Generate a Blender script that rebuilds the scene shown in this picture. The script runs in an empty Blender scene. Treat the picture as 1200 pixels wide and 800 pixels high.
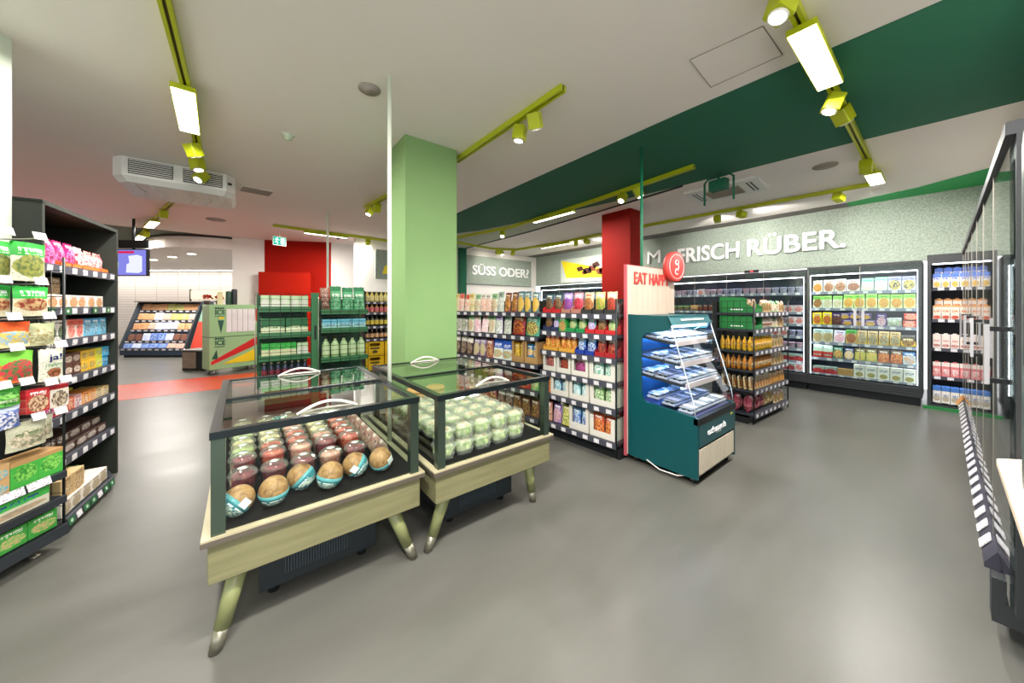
import bpy, bmesh, math, random
from mathutils import Vector, Matrix
random.seed(7)
PI = math.pi
SC = bpy.context.scene
COL = SC.collection

# ---------------------------------------------------------------- camera
CAM_H = 1.40
YAW = math.atan2(505, 400)
cd = bpy.data.cameras.new('camera'); cam = bpy.data.objects.new('camera', cd); COL.objects.link(cam)
cd.sensor_width = 36; cd.lens = 12.0; cd.shift_y = -42/1200; cd.clip_start = .02; cd.clip_end = 60
cam.location = (0, 0, CAM_H); cam.rotation_euler = (PI/2, 0, YAW-PI/2)
SC.camera = cam
SC.view_settings.view_transform = 'Standard'; SC.view_settings.look = 'None'
SC.view_settings.gamma = 1; SC.view_settings.use_curve_mapping = False
SC.view_settings.exposure = 1.3
FW = (math.cos(YAW), math.sin(YAW)); RT = (math.sin(YAW), -math.cos(YAW))

wd = bpy.data.worlds.new('daylight'); SC.world = wd; wd.use_nodes = True
wd.node_tree.nodes['Background'].inputs[0].default_value = (.95, .97, 1, 1); wd.node_tree.nodes['Background'].inputs[1].default_value = 1.0
SC.cycles.max_bounces = 14; SC.cycles.transparent_max_bounces = 24; SC.cycles.diffuse_bounces = 5; SC.cycles.glossy_bounces = 5; SC.cycles.sample_clamp_indirect = 4
SC.cycles.use_denoising = True; SC.cycles.caustics_reflective = False; SC.cycles.caustics_refractive = False
# ---------------------------------------------------------------- colours and materials
def hx(s):
    r = []
    for i in (0, 2, 4):
        c = int(s[i:i+2], 16)/255
        r.append(c/12.92 if c <= .04045 else ((c+.055)/1.055)**2.4)
    return (*r, 1)
class NT:
    def __init__(s, m):
        m.use_nodes = True; s.t = m.node_tree; s.t.nodes.clear()
        s.out = s.n('ShaderNodeOutputMaterial')
    def n(s, kind, **kw):
        x = s.t.nodes.new(kind)
        for k, v in kw.items():
            if k[0] == 'i': x.inputs[int(k[1:])].default_value = v
            else: setattr(x, k, v)
        return x
    def l(s, a, b): s.t.links.new(a, b)
def bsdf(nt, col, rough=.5, metal=0, spec=.5):
    b = nt.n('ShaderNodeBsdfPrincipled')
    if col is not None: b.inputs['Base Color'].default_value = col
    b.inputs['Roughness'].default_value = rough; b.inputs['Metallic'].default_value = metal
    b.inputs['Specular IOR Level'].default_value = spec
    nt.l(b.outputs[0], nt.out.inputs[0]); return b
MATS = {}
def mat(name, col, rough=.5, metal=0, spec=.5, var=.06, scale=6):
    """plain surface with a little procedural variation"""
    if name in MATS: return MATS[name]
    m = bpy.data.materials.new(name); nt = NT(m); c = hx(col)
    b = bsdf(nt, c, rough, metal, spec)
    tc = nt.n('ShaderNodeTexCoord'); no = nt.n('ShaderNodeTexNoise'); no.inputs['Scale'].default_value = scale
    no.inputs['Detail'].default_value = 3
    mx = nt.n('ShaderNodeMix', data_type='RGBA')
    mx.inputs[6].default_value = tuple(x*(1-var) for x in c[:3])+(1,); mx.inputs[7].default_value = tuple(min(1, x*(1+var)) for x in c[:3])+(1,)
    nt.l(tc.outputs['Object'], no.inputs['Vector']); nt.l(no.outputs['Fac'], mx.inputs[0]); nt.l(mx.outputs[2], b.inputs['Base Color'])
    MATS[name] = m; return m
def emit(name, col, s):
    if name in MATS: return MATS[name]
    m = bpy.data.materials.new(name); nt = NT(m)
    e = nt.n('ShaderNodeEmission'); e.inputs[0].default_value = hx(col); e.inputs[1].default_value = s
    nt.l(e.outputs[0], nt.out.inputs[0]); MATS[name] = m; return m
def glass(name, tint='f4faf6', base=.035, gain=.95, haze=0, hazecol='ffffff', power=5):
    """clear sheet: transparent, mirror-like at grazing angles"""
    if name in MATS: return MATS[name]
    m = bpy.data.materials.new(name); nt = NT(m)
    lw = nt.n('ShaderNodeLayerWeight'); lw.inputs[0].default_value = .5
    p = nt.n('ShaderNodeMath', operation='POWER'); p.inputs[1].default_value = power
    a = nt.n('ShaderNodeMath', operation='MULTIPLY_ADD'); a.inputs[1].default_value = gain; a.inputs[2].default_value = base
    nt.l(lw.outputs['Facing'], p.inputs[0]); nt.l(p.outputs[0], a.inputs[0])
    t = nt.n('ShaderNodeBsdfTransparent'); t.inputs[0].default_value = hx(tint)
    g = nt.n('ShaderNodeBsdfGlossy'); g.inputs['Roughness'].default_value = .02
    src = t.outputs[0]
    if haze:
        d = nt.n('ShaderNodeBsdfDiffuse'); d.inputs[0].default_value = hx(hazecol)
        mh = nt.n('ShaderNodeMixShader'); mh.inputs[0].default_value = haze
        nt.l(t.outputs[0], mh.inputs[1]); nt.l(d.outputs[0], mh.inputs[2]); src = mh.outputs[0]
    ms = nt.n('ShaderNodeMixShader'); nt.l(a.outputs[0], ms.inputs[0]); nt.l(src, ms.inputs[1]); nt.l(g.outputs[0], ms.inputs[2])
    nt.l(ms.outputs[0], nt.out.inputs[0]); MATS[name] = m; return m

def make_print_group():
    g = bpy.data.node_groups.new('pack_print', 'ShaderNodeTree'); itf = g.interface
    for n in ('Base', 'Band', 'PicA', 'PicB', 'Text'): itf.new_socket(n, in_out='INPUT', socket_type='NodeSocketColor')
    for n in ('Hdr', 'TextZ', 'PicZ', 'PicR', 'PicX'): itf.new_socket(n, in_out='INPUT', socket_type='NodeSocketFloat')
    itf.new_socket('Color', in_out='OUTPUT', socket_type='NodeSocketColor')
    N = g.nodes; L = g.links.new
    gi = N.new('NodeGroupInput'); go = N.new('NodeGroupOutput'); tc = N.new('ShaderNodeTexCoord'); sp = N.new('ShaderNodeSeparateXYZ'); oi = N.new('ShaderNodeObjectInfo')
    L(tc.outputs['Generated'], sp.inputs[0])
    def M(op, a, b=None, c=None):
        x = N.new('ShaderNodeMath'); x.operation = op
        for i, v in enumerate((a, b, c)):
            if v is None: continue
            if isinstance(v, (int, float)): x.inputs[i].default_value = v
            else: L(v, x.inputs[i])
        return x.outputs[0]
    X, Zc = sp.outputs[0], sp.outputs[2]
    cmb = N.new('ShaderNodeCombineXYZ'); L(X, cmb.inputs[0]); L(M('MULTIPLY', oi.outputs['Random'], 9), cmb.inputs[1]); L(Zc, cmb.inputs[2])
    n1 = N.new('ShaderNodeTexNoise'); n1.inputs['Scale'].default_value = 10; n1.inputs['Detail'].default_value = 3; L(cmb.outputs[0], n1.inputs[0])
    c2 = N.new('ShaderNodeCombineXYZ'); L(M('MULTIPLY', X, 26), c2.inputs[0]); L(M('MULTIPLY', Zc, 6), c2.inputs[2])
    n2 = N.new('ShaderNodeTexNoise'); n2.inputs['Scale'].default_value = 1; n2.inputs['Detail'].default_value = 0; L(c2.outputs[0], n2.inputs[0])
    def I(n): return gi.outputs[n]
    dx = M('DIVIDE', M('SUBTRACT', X, .5), I('PicX')); dz = M('DIVIDE', M('SUBTRACT', Zc, I('PicZ')), I('PicR'))
    rr = M('ADD', M('MULTIPLY', dx, dx), M('MULTIPLY', dz, dz))
    pm = M('LESS_THAN', M('ADD', rr, M('MULTIPLY', n1.outputs[0], .7)), 1.3)
    hm = M('GREATER_THAN', M('ADD', Zc, M('MULTIPLY', n1.outputs[0], .06)), I('Hdr'))
    def band(c, hw): return M('LESS_THAN', M('ABSOLUTE', M('SUBTRACT', Zc, c)), hw)
    xm = M('LESS_THAN', M('ABSOLUTE', M('SUBTRACT', X, .5)), .34)
    tm = M('MULTIPLY', M('MULTIPLY', band(I('TextZ'), .05), xm), M('GREATER_THAN', n2.outputs[0], .45))
    tm2 = M('MULTIPLY', M('MULTIPLY', band(M('SUBTRACT', I('TextZ'), .1), .018), xm), M('GREATER_THAN', n2.outputs[0], .5))
    tm = M('MAXIMUM', tm, tm2)
    n3 = N.new('ShaderNodeTexNoise'); n3.inputs['Scale'].default_value = 26; n3.inputs['Detail'].default_value = 2; L(cmb.outputs[0], n3.inputs[0])
    fine = M('MULTIPLY', M('MINIMUM', M('MAXIMUM', M('MULTIPLY_ADD', n3.outputs[0], 7, -3.6), 0), 1), .42)
    def mix(f, a, b):
        x = N.new('ShaderNodeMix'); x.data_type = 'RGBA'; L(f, x.inputs[0]); L(a, x.inputs[6]); L(b, x.inputs[7]); return x.outputs[2]
    pc = mix(M('MINIMUM', M('MAXIMUM', M('MULTIPLY_ADD', n1.outputs[0], 5, -2), 0), 1), I('PicA'), I('PicB'))
    c = mix(hm, mix(fine, I('Base'), I('PicB')), I('Band')); c = mix(pm, c, pc); c = mix(tm, c, I('Text'))
    L(c, go.inputs[0]); return g
PRINT = make_print_group()
def pack(base, band, pa, pb, text, hdr=.72, tz=.84, pz=.38, pr=.36, px=.45, rough=.32):
    key = ('pack', base, band, pa, pb, text, hdr, tz, pz, pr, px, rough)
    if key in MATS: return MATS[key]
    m = bpy.data.materials.new('printed_pack'); nt = NT(m)
    g = nt.n('ShaderNodeGroup'); g.node_tree = PRINT
    for n, v in zip(('Base', 'Band', 'PicA', 'PicB', 'Text'), (base, band, pa, pb, text)): g.inputs[n].default_value = hx(v)
    for n, v in zip(('Hdr', 'TextZ', 'PicZ', 'PicR', 'PicX'), (hdr, tz, pz, pr, px)): g.inputs[n].default_value = v
    b = bsdf(nt, None, rough, 0, .3); nt.l(g.outputs[0], b.inputs['Base Color'])
    MATS[key] = m; return m

# ---------------------------------------------------------------- mesh builder
class MB:
    def __init__(s): s.v = []; s.f = []; s.mi = []; s.sm = []
    def add(s, vs, fs, m=0, smooth=False):
        b = len(s.v); s.v += [tuple(v) for v in vs]
        for f in fs: s.f.append(tuple(i+b for i in f)); s.mi.append(m); s.sm.append(smooth)
        return s
    def box(s, x0, x1, y0, y1, z0, z1, m=0):
        vs = [(x, y, z) for z in (z0, z1) for y in (y0, y1) for x in (x0, x1)]
        return s.add(vs, [(0, 2, 3, 1), (4, 5, 7, 6), (0, 1, 5, 4), (2, 6, 7, 3), (0, 4, 6, 2), (1, 3, 7, 5)], m)
    def cbox(s, x0, x1, y0, y1, z0, z1, c, m=0):
        """box with chamfered vertical edges"""
        P = [(x0+c, y0), (x1-c, y0), (x1, y0+c), (x1, y1-c), (x1-c, y1), (x0+c, y1), (x0, y1-c), (x0, y0+c)]
        return s.prism(P, z0, z1, 'z', m)
    def prism(s, poly, a, b, axis='z', m=0, smooth=False):
        n = len(poly)
        def P(p, h):
            return (p[0], p[1], h) if axis == 'z' else ((h, p[0], p[1]) if axis == 'x' else (p[0], h, p[1]))
        vs = [P(p, a) for p in poly]+[P(p, b) for p in poly]
        s.add(vs, [tuple(range(n-1, -1, -1)), tuple(range(n, 2*n))], m)
        b0 = len(s.v)-2*n
        for i in range(n):
            j = (i+1) % n; s.f.append((b0+i, b0+j, b0+n+j, b0+n+i)); s.mi.append(m); s.sm.append(smooth)
        return s
    def tube(s, pts, r, n=8, m=0, r2=None):
        pts = [Vector(p) for p in pts]; k = len(pts); vs = []
        for i, p in enumerate(pts):
            d = (pts[min(i+1, k-1)]-pts[max(i-1, 0)]).normalized()
            a = d.orthogonal().normalized() if i == 0 else (a-d*a.dot(d)).normalized()
            b = d.cross(a); rr = r if r2 is None else r+(r2-r)*i/(k-1)
            vs += [p+(a*math.cos(2*PI*j/n)+b*math.sin(2*PI*j/n))*rr for j in range(n)]
        fs = [(i*n+j, i*n+(j+1) % n, (i+1)*n+(j+1) % n, (i+1)*n+j) for i in range(k-1) for j in range(n)]
        s.add(vs, fs, m, True)
        b0 = len(s.v)-k*n
        s.f += [tuple(b0+j for j in range(n))[::-1], tuple(b0+(k-1)*n+j for j in range(n))]; s.mi += [m, m]; s.sm += [False, False]
        return s
    def lathe(s, prof, n=16, c=(0, 0, 0), m=None, smooth=True):
        """prof: (r, z[, mat]) from bottom to top"""
        vs = []; fs = []
        for p in prof: vs += [(c[0]+p[0]*math.cos(2*PI*j/n), c[1]+p[0]*math.sin(2*PI*j/n), c[2]+p[1]) for j in range(n)]
        b0 = len(s.v); s.v += vs
        for i in range(len(prof)-1):
            mm = m if m is not None else (prof[i][2] if len(prof[i]) > 2 else 0)
            for j in range(n):
                s.f.append((b0+i*n+j, b0+i*n+(j+1) % n, b0+(i+1)*n+(j+1) % n, b0+(i+1)*n+j)); s.mi.append(mm); s.sm.append(smooth)
        for i, rev in ((0, True), (len(prof)-1, False)):
            if prof[i][0] > 1e-5:
                q = [b0+i*n+j for j in range(n)]
                s.f.append(tuple(q[::-1] if rev else q)); s.mi.append(m if m is not None else (prof[min(i, len(prof)-2)][2] if len(prof[0]) > 2 else 0)); s.sm.append(False)
        return s
    def mesh(s, name, mats, bevel=0):
        me = bpy.data.meshes.new(name); me.from_pydata(s.v, [], s.f)
        for m in (mats if isinstance(mats, (list, tuple)) else [mats]): me.materials.append(m)
        me.polygons.foreach_set('material_index', s.mi); me.polygons.foreach_set('use_smooth', s.sm)
        bm = bmesh.new(); bm.from_mesh(me)
        if bevel: bmesh.ops.bevel(bm, geom=[e for e in bm.edges], offset=bevel, segments=1, affect='EDGES', clamp_overlap=True)
        bmesh.ops.recalc_face_normals(bm, faces=bm.faces[:]); bm.to_mesh(me); bm.free()
        me.update(); return me
    def build(s, name, mats, parent=None, bevel=0, loc=None, rz=0):
        o = bpy.data.objects.new(name, s.mesh(name, mats, bevel)); COL.objects.link(o)
        if parent is not None: o.parent = parent
        if loc is not None: o.location = loc
        o.rotation_euler.z = rz
        return o
def child(name, me, parent, loc=(0, 0, 0), rot=(0, 0, 0), sc=(1, 1, 1)):
    o = bpy.data.objects.new(name, me); COL.objects.link(o); o.parent = parent
    o.location = loc; o.rotation_euler = rot; o.scale = sc; return o
def tag(o, label, cat, group=None):
    n = len(label.split()); assert 4 <= n <= 16, (n, label)
    o['label'] = label; o['category'] = cat
    if group: o['group'] = group
    return o
def thing(name, label, cat, loc=(0, 0, 0), rz=0, group=None):
    o = bpy.data.objects.new(name, None); COL.objects.link(o); o.location = loc; o.rotation_euler = (0, 0, rz); o.empty_display_size = .1
    return tag(o, label, cat, group)
def struct(name, mb, m, **kw):
    o = mb.build(name, m, **kw); o['kind'] = 'structure'; return o
def text(body, size, m, parent, loc, rz, width=None, ext=.004, bold=.0, align='LEFT', name='lettering', spacing=1.0):
    c = bpy.data.curves.new(name, 'FONT'); c.body = body; c.size = size; c.extrude = ext; c.offset = bold*size; c.align_x = align; c.space_character = spacing
    c.materials.append(m)
    o = bpy.data.objects.new(name, c); COL.objects.link(o)
    if width:
        bpy.context.view_layer.update(); o.scale.x = width/max(o.dimensions.x, 1e-4)
    bpy.context.view_layer.update()
    me = bpy.data.meshes.new_from_object(o.evaluated_get(bpy.context.evaluated_depsgraph_get())); sx = o.scale.x
    bpy.data.objects.remove(o)
    o = bpy.data.objects.new(name, me); COL.objects.link(o); o.scale.x = sx
    if parent is not None: o.parent = parent
    o.location = loc; o.rotation_euler = (PI/2, 0, rz)
    return o
class Frame:
    """a fixture's own axes: u along its face (left to right as one faces it), v into it, z up"""
    def __init__(s, O, u):
        l = math.hypot(*u); s.u = (u[0]/l, u[1]/l); s.O = O; s.rz = math.atan2(s.u[1], s.u[0]); s.v = (-s.u[1], s.u[0])
    def P(s, u, v=0, z=0): return (s.O[0]+s.u[0]*u+s.v[0]*v, s.O[1]+s.u[1]*u+s.v[1]*v, z)
ORD = ('first second third fourth fifth sixth seventh eighth ninth tenth eleventh twelfth thirteenth fourteenth fifteenth sixteenth '
       'seventeenth eighteenth nineteenth twentieth').split()+['twenty-'+x for x in 'first second third fourth fifth sixth seventh eighth ninth'.split()]

# ---------------------------------------------------------------- shared materials
M_BLACK = mat('black_metal', '1c2022', .45, 0, .3)
M_SHELF = mat('dark_shelf_metal', '30343a', .45, .0, .3)
M_DARKGREEN = mat('dark_green_grey_panel', '2b2f2a', .55, 0, .25)
M_RAIL = mat('grey_label_rail', '484954', .4, 0, .3)
M_STEEL = mat('brushed_steel', 'a59f95', .32, .75, var=.10, scale=30)
M_WHITE = mat('white_paint', 'f0ece6', .6)
M_LED = emit('led_strip', 'eef4ff', 7)
M_GLASS = glass('clear_glass')
M_LID = glass('lid_glass', 'eef6f0', .10, .9, power=3.2)
M_DOOR = glass('door_glass', 'f2f8f6', .03, .95)
M_CLEAR = glass('clear_plastic', 'f8faf6', .10, .6, haze=.12)
def price_mat():
    m = bpy.data.materials.new('shelf_price_label'); nt = NT(m); b = bsdf(nt, None, .4)
    tc = nt.n('ShaderNodeTexCoord'); mp = nt.n('ShaderNodeMapping'); mp.inputs['Scale'].default_value = (9, 1, 5)
    no = nt.n('ShaderNodeTexNoise'); no.inputs['Scale'].default_value = 1; no.inputs['Detail'].default_value = 1
    r = nt.n('ShaderNodeValToRGB'); r.color_ramp.interpolation = 'CONSTANT'
    r.color_ramp.elements[0].color = hx('9a98a2'); r.color_ramp.elements[1].position = .4; r.color_ramp.elements[1].color = hx('e9e6ea')
    nt.l(tc.outputs['Generated'], mp.inputs[0]); nt.l(mp.outputs[0], no.inputs[0]); nt.l(no.outputs[0], r.inputs[0]); nt.l(r.outputs[0], b.inputs['Base Color']); return m
M_PRICE = price_mat()
TAGMESH = MB().box(-.027, .027, -.004, 0, -.019, .019, 0).mesh('price_tag', M_PRICE)

# ---------------------------------------------------------------- product shapes (origin: bottom centre of the front; y runs back)
def sh_bag(w, h, d, stand=True):
    nx, nz = 8, 10; mb = MB(); rnd = random.Random(int(w*1e4+h*1e3))
    for side in (-1, 1):
        vs = []
        for k in range(nz+1):
            t = k/nz
            for i in range(nx+1):
                s = i/nx
                pro = (math.sin(PI*s)**.55 if 0 < s < 1 else 0)
                ver = (math.sin(PI*min(1, max(0, (t-.0)/.93)))**.5 if 0 < t < .93 else 0)
                if stand and t < .4: ver = max(ver, .8*(1-t/.4)+.75*(t/.4)) if t > 0 else .8
                bul = pro*ver*d/2*(1+rnd.uniform(-.16, .16))
                ww = w*(1-.05*math.sin(PI*min(1, t)))
                vs.append(((s-.5)*ww, d/2+side*bul, t*h+(rnd.uniform(-.004, .004) if k == nz else 0)))
        fs = [(k*(nx+1)+i, k*(nx+1)+i+1, (k+1)*(nx+1)+i+1, (k+1)*(nx+1)+i) for k in range(nz) for i in range(nx)]
        mb.add(vs, fs, 0, True)
    return mb
def sh_box(w, h, d): return MB().box(-w/2, w/2, 0, d, 0, h)
def sh_carton(w, h, d):
    mb = MB(); b = h*.93; mb.box(-w/2, w/2, 0, d, 0, b)
    mb.prism([(0, b), (d, b), (d*.52, h*.985), (d*.48, h*.985)], -w/2, w/2, 'x')
    mb.lathe([(w*.2, b+.002), (w*.2, h), (w*.17, h)], 10, (0, d*.28, 0), 1); return mb
def sh_brick(w, h, d):
    mb = MB(); mb.box(-w/2, w/2, 0, d, 0, h*.93); mb.lathe([(w*.24, h*.93), (w*.24, h), (w*.2, h)], 10, (0, d*.35, 0), 1); return mb
def sh_bottle(w, h, d):
    r = w/2*.96
    return MB().lathe([(r*.9, 0, 0), (r, h*.04, 0), (r, h*.16, 2), (r, h*.55, 0), (r*.96, h*.62, 0), (r*.5, h*.78, 0), (r*.36, h*.84, 0), (r*.36, h*.9, 1), (r*.42, h*.9, 1), (r*.42, h, 1)], 14, (0, w/2, 0))
def sh_squeeze(w, h, d):
    r = w/2*.95
    return MB().lathe([(r*.9, 0, 1), (r*.95, h*.2, 1), (r, h*.22, 0), (r, h*.62, 0), (r*.7, h*.8, 0), (r*.4, h*.84, 1), (r*.3, h, 1)], 12, (0, w/2, 0))
def sh_jar(w, h, d):
    r = w/2*.96
    return MB().lathe([(r*.9, 0, 0), (r, h*.06, 0), (r, h*.2, 2), (r, h*.66, 0), (r*.8, h*.8, 0), (r*.82, h*.82, 1), (r*.84, h, 1)], 14, (0, w/2, 0))
def sh_pot(w, h, d):
    r = w/2*.97
    return MB().lathe([(r*.78, 0, 0), (r*.93, h*.86, 1), (r, h*.88, 1), (r, h*.97, 1), (r*.9, h, 1)], 14, (0, w/2, 0))
def sh_sleeve(w, h, d):
    """flat film pack of cold cuts leaning back a little, with a hanger lip"""
    mb = MB(); mb.prism([(0, 0), (d, 0), (d*.75, h*.9), (d*.6, h), (d*.5, h), (d*.35, h*.9)], -w/2, w/2, 'x'); return mb
def sh_hang(w, h, d):
    mb = sh_bag(w, h*.84, d, False); mb.prism([(-w/2, h*.8), (w/2, h*.8), (w/2, h*.98), (w*.46, h), (-w*.46, h), (-w/2, h*.98)], d/2-.004, d/2+.002, 'y', 1); return mb
def sh_tray(w, h, d):
    """open-fronted shelf carton: floor, back, sides that step down, low front lip"""
    t = .004; mb = MB()
    mb.box(-w/2, w/2, 0, d, 0, t); mb.box(-w/2, w/2, d-t, d, 0, h*.95)
    for x in (-w/2, w/2-t): mb.prism([(0, 0), (d, 0), (d, h*.7), (d*.5, h*.6), (.0, h*.3)], x, x+t, 'x')
    mb.box(-w/2, w/2, 0, t, 0, h*.28); return mb
def sh_box_window(w, h, d):
    """carton with a wide opening cut in its front"""
    t = .004; mb = MB()
    mb.box(-w/2, w/2, 0, d, 0, t); mb.box(-w/2, w/2, d-t, d, 0, h*.9)
    for x in (-w/2, w/2-t): mb.box(x, x+t, 0, d, 0, h)
    mb.box(-w/2, w/2, 0, t, 0, h*.3); mb.box(-w/2, -w/2+w*.16, 0, t, h*.3, h); mb.box(w/2-w*.16, w/2, 0, t, h*.3, h); return mb
def sh_brush(w, h, d): return sh_box(w, h, d)
SHAPES = dict(bag=sh_bag, box=sh_box, carton=sh_carton, brick=sh_brick, bottle=sh_bottle, squeeze=sh_squeeze, jar=sh_jar, pot=sh_pot, sleeve=sh_sleeve, hang=sh_hang, tray=sh_tray, window=sh_box_window,
              pillow=lambda w, h, d: sh_bag(w, h, d, False))
SPEC = {}
def S(key, name, cat, shape, w, h, d, look, mats):
    if not isinstance(mats, list): mats = [mats]
    SPEC[key] = dict(name=name, cat=cat, shape=shape, w=w, h=h, d=d, look=look, mats=mats, mesh=None)
def spec_mesh(sp):
    if sp['mesh'] is None:
        mb = SHAPES[sp['shape']](sp['w'], sp['h'], sp['d'])
        sp['mesh'] = mb.mesh(sp['name'], sp['mats'], .0018 if sp['shape'] in ('box', 'carton', 'sleeve') else 0)
        while len(sp['mesh'].materials) < 3 and sp['shape'] in ('bottle', 'jar', 'squeeze', 'pot', 'carton', 'brick', 'hang'): sp['mesh'].materials.append(sp['mats'][-1])
    return sp['mesh']
def put(key, loc, rz, label, group, sx=1, sz=1, tilt=0, roll=0, sy=1):
    sp = SPEC[key]; o = bpy.data.objects.new(sp['name'], spec_mesh(sp)); COL.objects.link(o)
    o.location = loc; o.rotation_euler = (-tilt, roll, rz); o.scale = (sx, sy, sz)
    return tag(o, label, sp['cat'], group)
def parse(items):
    r = []
    for it in items.split():
        k, _, n = it.partition('*'); r += [k]*int(n or 1)
    return r
CLEAR = {}
def room(fixture, z):
    up = [q for q in CLEAR.get(fixture, ()) if q > z+.1]
    return min(up)-z-.036 if up else 9
def row(fr, items, z, u0, u1, shelf, fixture, group, v=.02, back=0, jit=1.0, gap=.003, lift=.0, dv=None):
    """stand products side by side along a shelf, and back more rows of the same behind them"""
    ks = parse(items); tot = sum(SPEC[k]['w'] for k in ks)+gap*len(ks)
    f = (u1-u0)/tot; u = u0; n = len(ks); hm = room(fixture, z)
    for i, k in enumerate(ks):
        sp = SPEC[k]; w = (sp['w']+gap)*f; um = u+w/2; u += w
        pos = f'{ORD[i]} from left' if i <= n//2 or n > 29 else (f'{ORD[n-1-i]} from right' if n-1-i else 'rightmost')
        if i == 0: pos = 'leftmost'
        soft = sp['shape'] in ('bag', 'pillow', 'sleeve', 'hang')
        inner = sp.get('inner')
        for r in range(back+1):
            vv = v+r*(dv or sp['d']*1.04)
            where = f'{pos}, {shelf}, {fixture}' if r == 0 else f'{pos}, {ORD[r]} row back, {shelf}, {fixture}'
            ti = random.uniform(.02, .13)*jit if soft else 0; ro = random.uniform(-.04, .04)*jit if soft else 0
            o = put(k, fr.P(um, vv+random.uniform(0, .006)*jit, z+.0015+math.sin(ti)*sp['d']+abs(math.sin(ro))*w/2+lift), fr.rz+random.uniform(-.05, .05)*jit*(.3 if sp['shape'] == 'sleeve' or not soft else 1), f"{sp['look']}, {where}", group,
                    sx=min(f, 1.35)*(.955 if sp['shape'] == 'sleeve' else .965), tilt=ti, roll=ro, sz=min(random.uniform(.95, 1.04) if soft else 1, hm/sp['h']))
            if inner:
                ik, m = inner; isp = SPEC[ik]; iw = (sp['w']*min(f, 1.35)*.93)/m
                for q in range(m):
                    side = '' if m == 1 else ('left ' if q == 0 else ('right ' if q == m-1 else 'middle '))
                    ti = random.uniform(.01, .05)
                    put(ik, fr.P(um+(q-(m-1)/2)*iw, vv+.018, z+.0075+ti*isp['d']*1.2), fr.rz+random.uniform(-.02, .02), f"{side}{isp['look']} in carton {where}",
                        group, sx=iw/isp['w']*.93, tilt=ti, sz=min(1, (1.1*sp['h'] if sp['shape'] == 'window' else 9)/isp['h'], (hm-.014)/isp['h']))
def wire_grid(mb, fr_fn, us, zs, r=.0025, m=0):
    for u in us: mb.tube([fr_fn(u, zs[0]), fr_fn(u, zs[-1])], r, 5, m)
    for z in zs: mb.tube([fr_fn(us[0], z), fr_fn(us[-1], z)], r, 5, m)
def shelving(name, label, cat, fr, W, D, zs, top, mats, base_z=.12, tags=8, back=True, posts=True, ends=None, tagw=1.0, deckm=None, backm=None, plinth_in=.06, uprights=None):
    """a shelf unit: plinth, back, posts and decks with label rails and their price tags as sub-parts"""
    root = thing(name, label, cat, fr.P(0, 0, 0), fr.rz)
    MB().box(0, W, plinth_in, D, 0, base_z-.03).build('plinth', M_BLACK, root)
    if back: MB().box(0, W, D-.02, D, base_z-.03, top).build('back_panel', backm or M_DARKGREEN, root)
    for x in (uprights if uprights is not None else (0, W-.03)):
        if posts: MB().box(x, x+.03, D-.06, D-.021, base_z-.03, top).build('upright', M_BLACK, root)
    for z in zs:
        mb = MB(); mb.box(0, W, 0, D-.06, z-.022, z); mb.box(0, W, -.012, 0, z-.048, z+.006, 1)
        sh = mb.build('shelf', [deckm or M_SHELF, M_RAIL], root)
        for i in range(tags):
            child('price_tag', TAGMESH, sh, ((i+.5)*W/tags+random.uniform(-.03, .03)*W/tags, -.013, z-.022), (random.uniform(-.02, .12), 0, 0), (tagw, 1, tagw))
    if ends:
        for side, m in ends:
            x = 0 if side == 'l' else W
            if m == 'panel': MB().box(x-.012, x+.012, -.02, D, 0, top).build('side_panel', backm or M_DARKGREEN, root)
            elif m == 'glass':
                MB().box(x-.003, x+.003, .0, D-.07, base_z, top-.04).build('side_glass', M_GLASS, root)
                MB().tube([(x, -.004, .05), (x, -.004, top)], .008, 8).build('corner_post', M_BLACK, root)
            elif m == 'wire':
                mb = MB(); wire_grid(mb, lambda u, z: (x, u, z), [i*(D-.04)/6 for i in range(7)], [base_z+i*(top-base_z)/16 for i in range(17)]); mb.build('wire_side', M_BLACK, root); MB().tube([(x, -.004, .02), (x, -.004, top)], .008, 8).build('corner_post', M_BLACK, root)
    return root
# ---------------------------------------------------------------- room shell
CEIL = 2.94
def floor_mat():
    m = bpy.data.materials.new('poured_grey_floor'); nt = NT(m); b = bsdf(nt, None, .3, 0, .3)
    tc = nt.n('ShaderNodeTexCoord'); n1 = nt.n('ShaderNodeTexNoise'); n1.inputs['Scale'].default_value = 1.3; n1.inputs['Detail'].default_value = 6
    mp = nt.n('ShaderNodeMapping'); mp.inputs['Rotation'].default_value = (0, 0, .9); mp.inputs['Scale'].default_value = (1, 3, 1)
    r = nt.n('ShaderNodeValToRGB'); r.color_ramp.elements[0].color = hx('5a5a54'); r.color_ramp.elements[1].color = hx('666560'); r.color_ramp.elements[0].position = .3; r.color_ramp.elements[1].position = .7
    nt.l(tc.outputs['Object'], mp.inputs[0]); nt.l(mp.outputs[0], n1.inputs[0]); nt.l(n1.outputs[0], r.inputs[0]); nt.l(r.outputs[0], b.inputs['Base Color'])
    ra = nt.n('ShaderNodeMapRange'); ra.inputs[3].default_value = .26; ra.inputs[4].default_value = .42; nt.l(n1.outputs[0], ra.inputs[0]); nt.l(ra.outputs[0], b.inputs['Roughness'])
    return m
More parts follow.
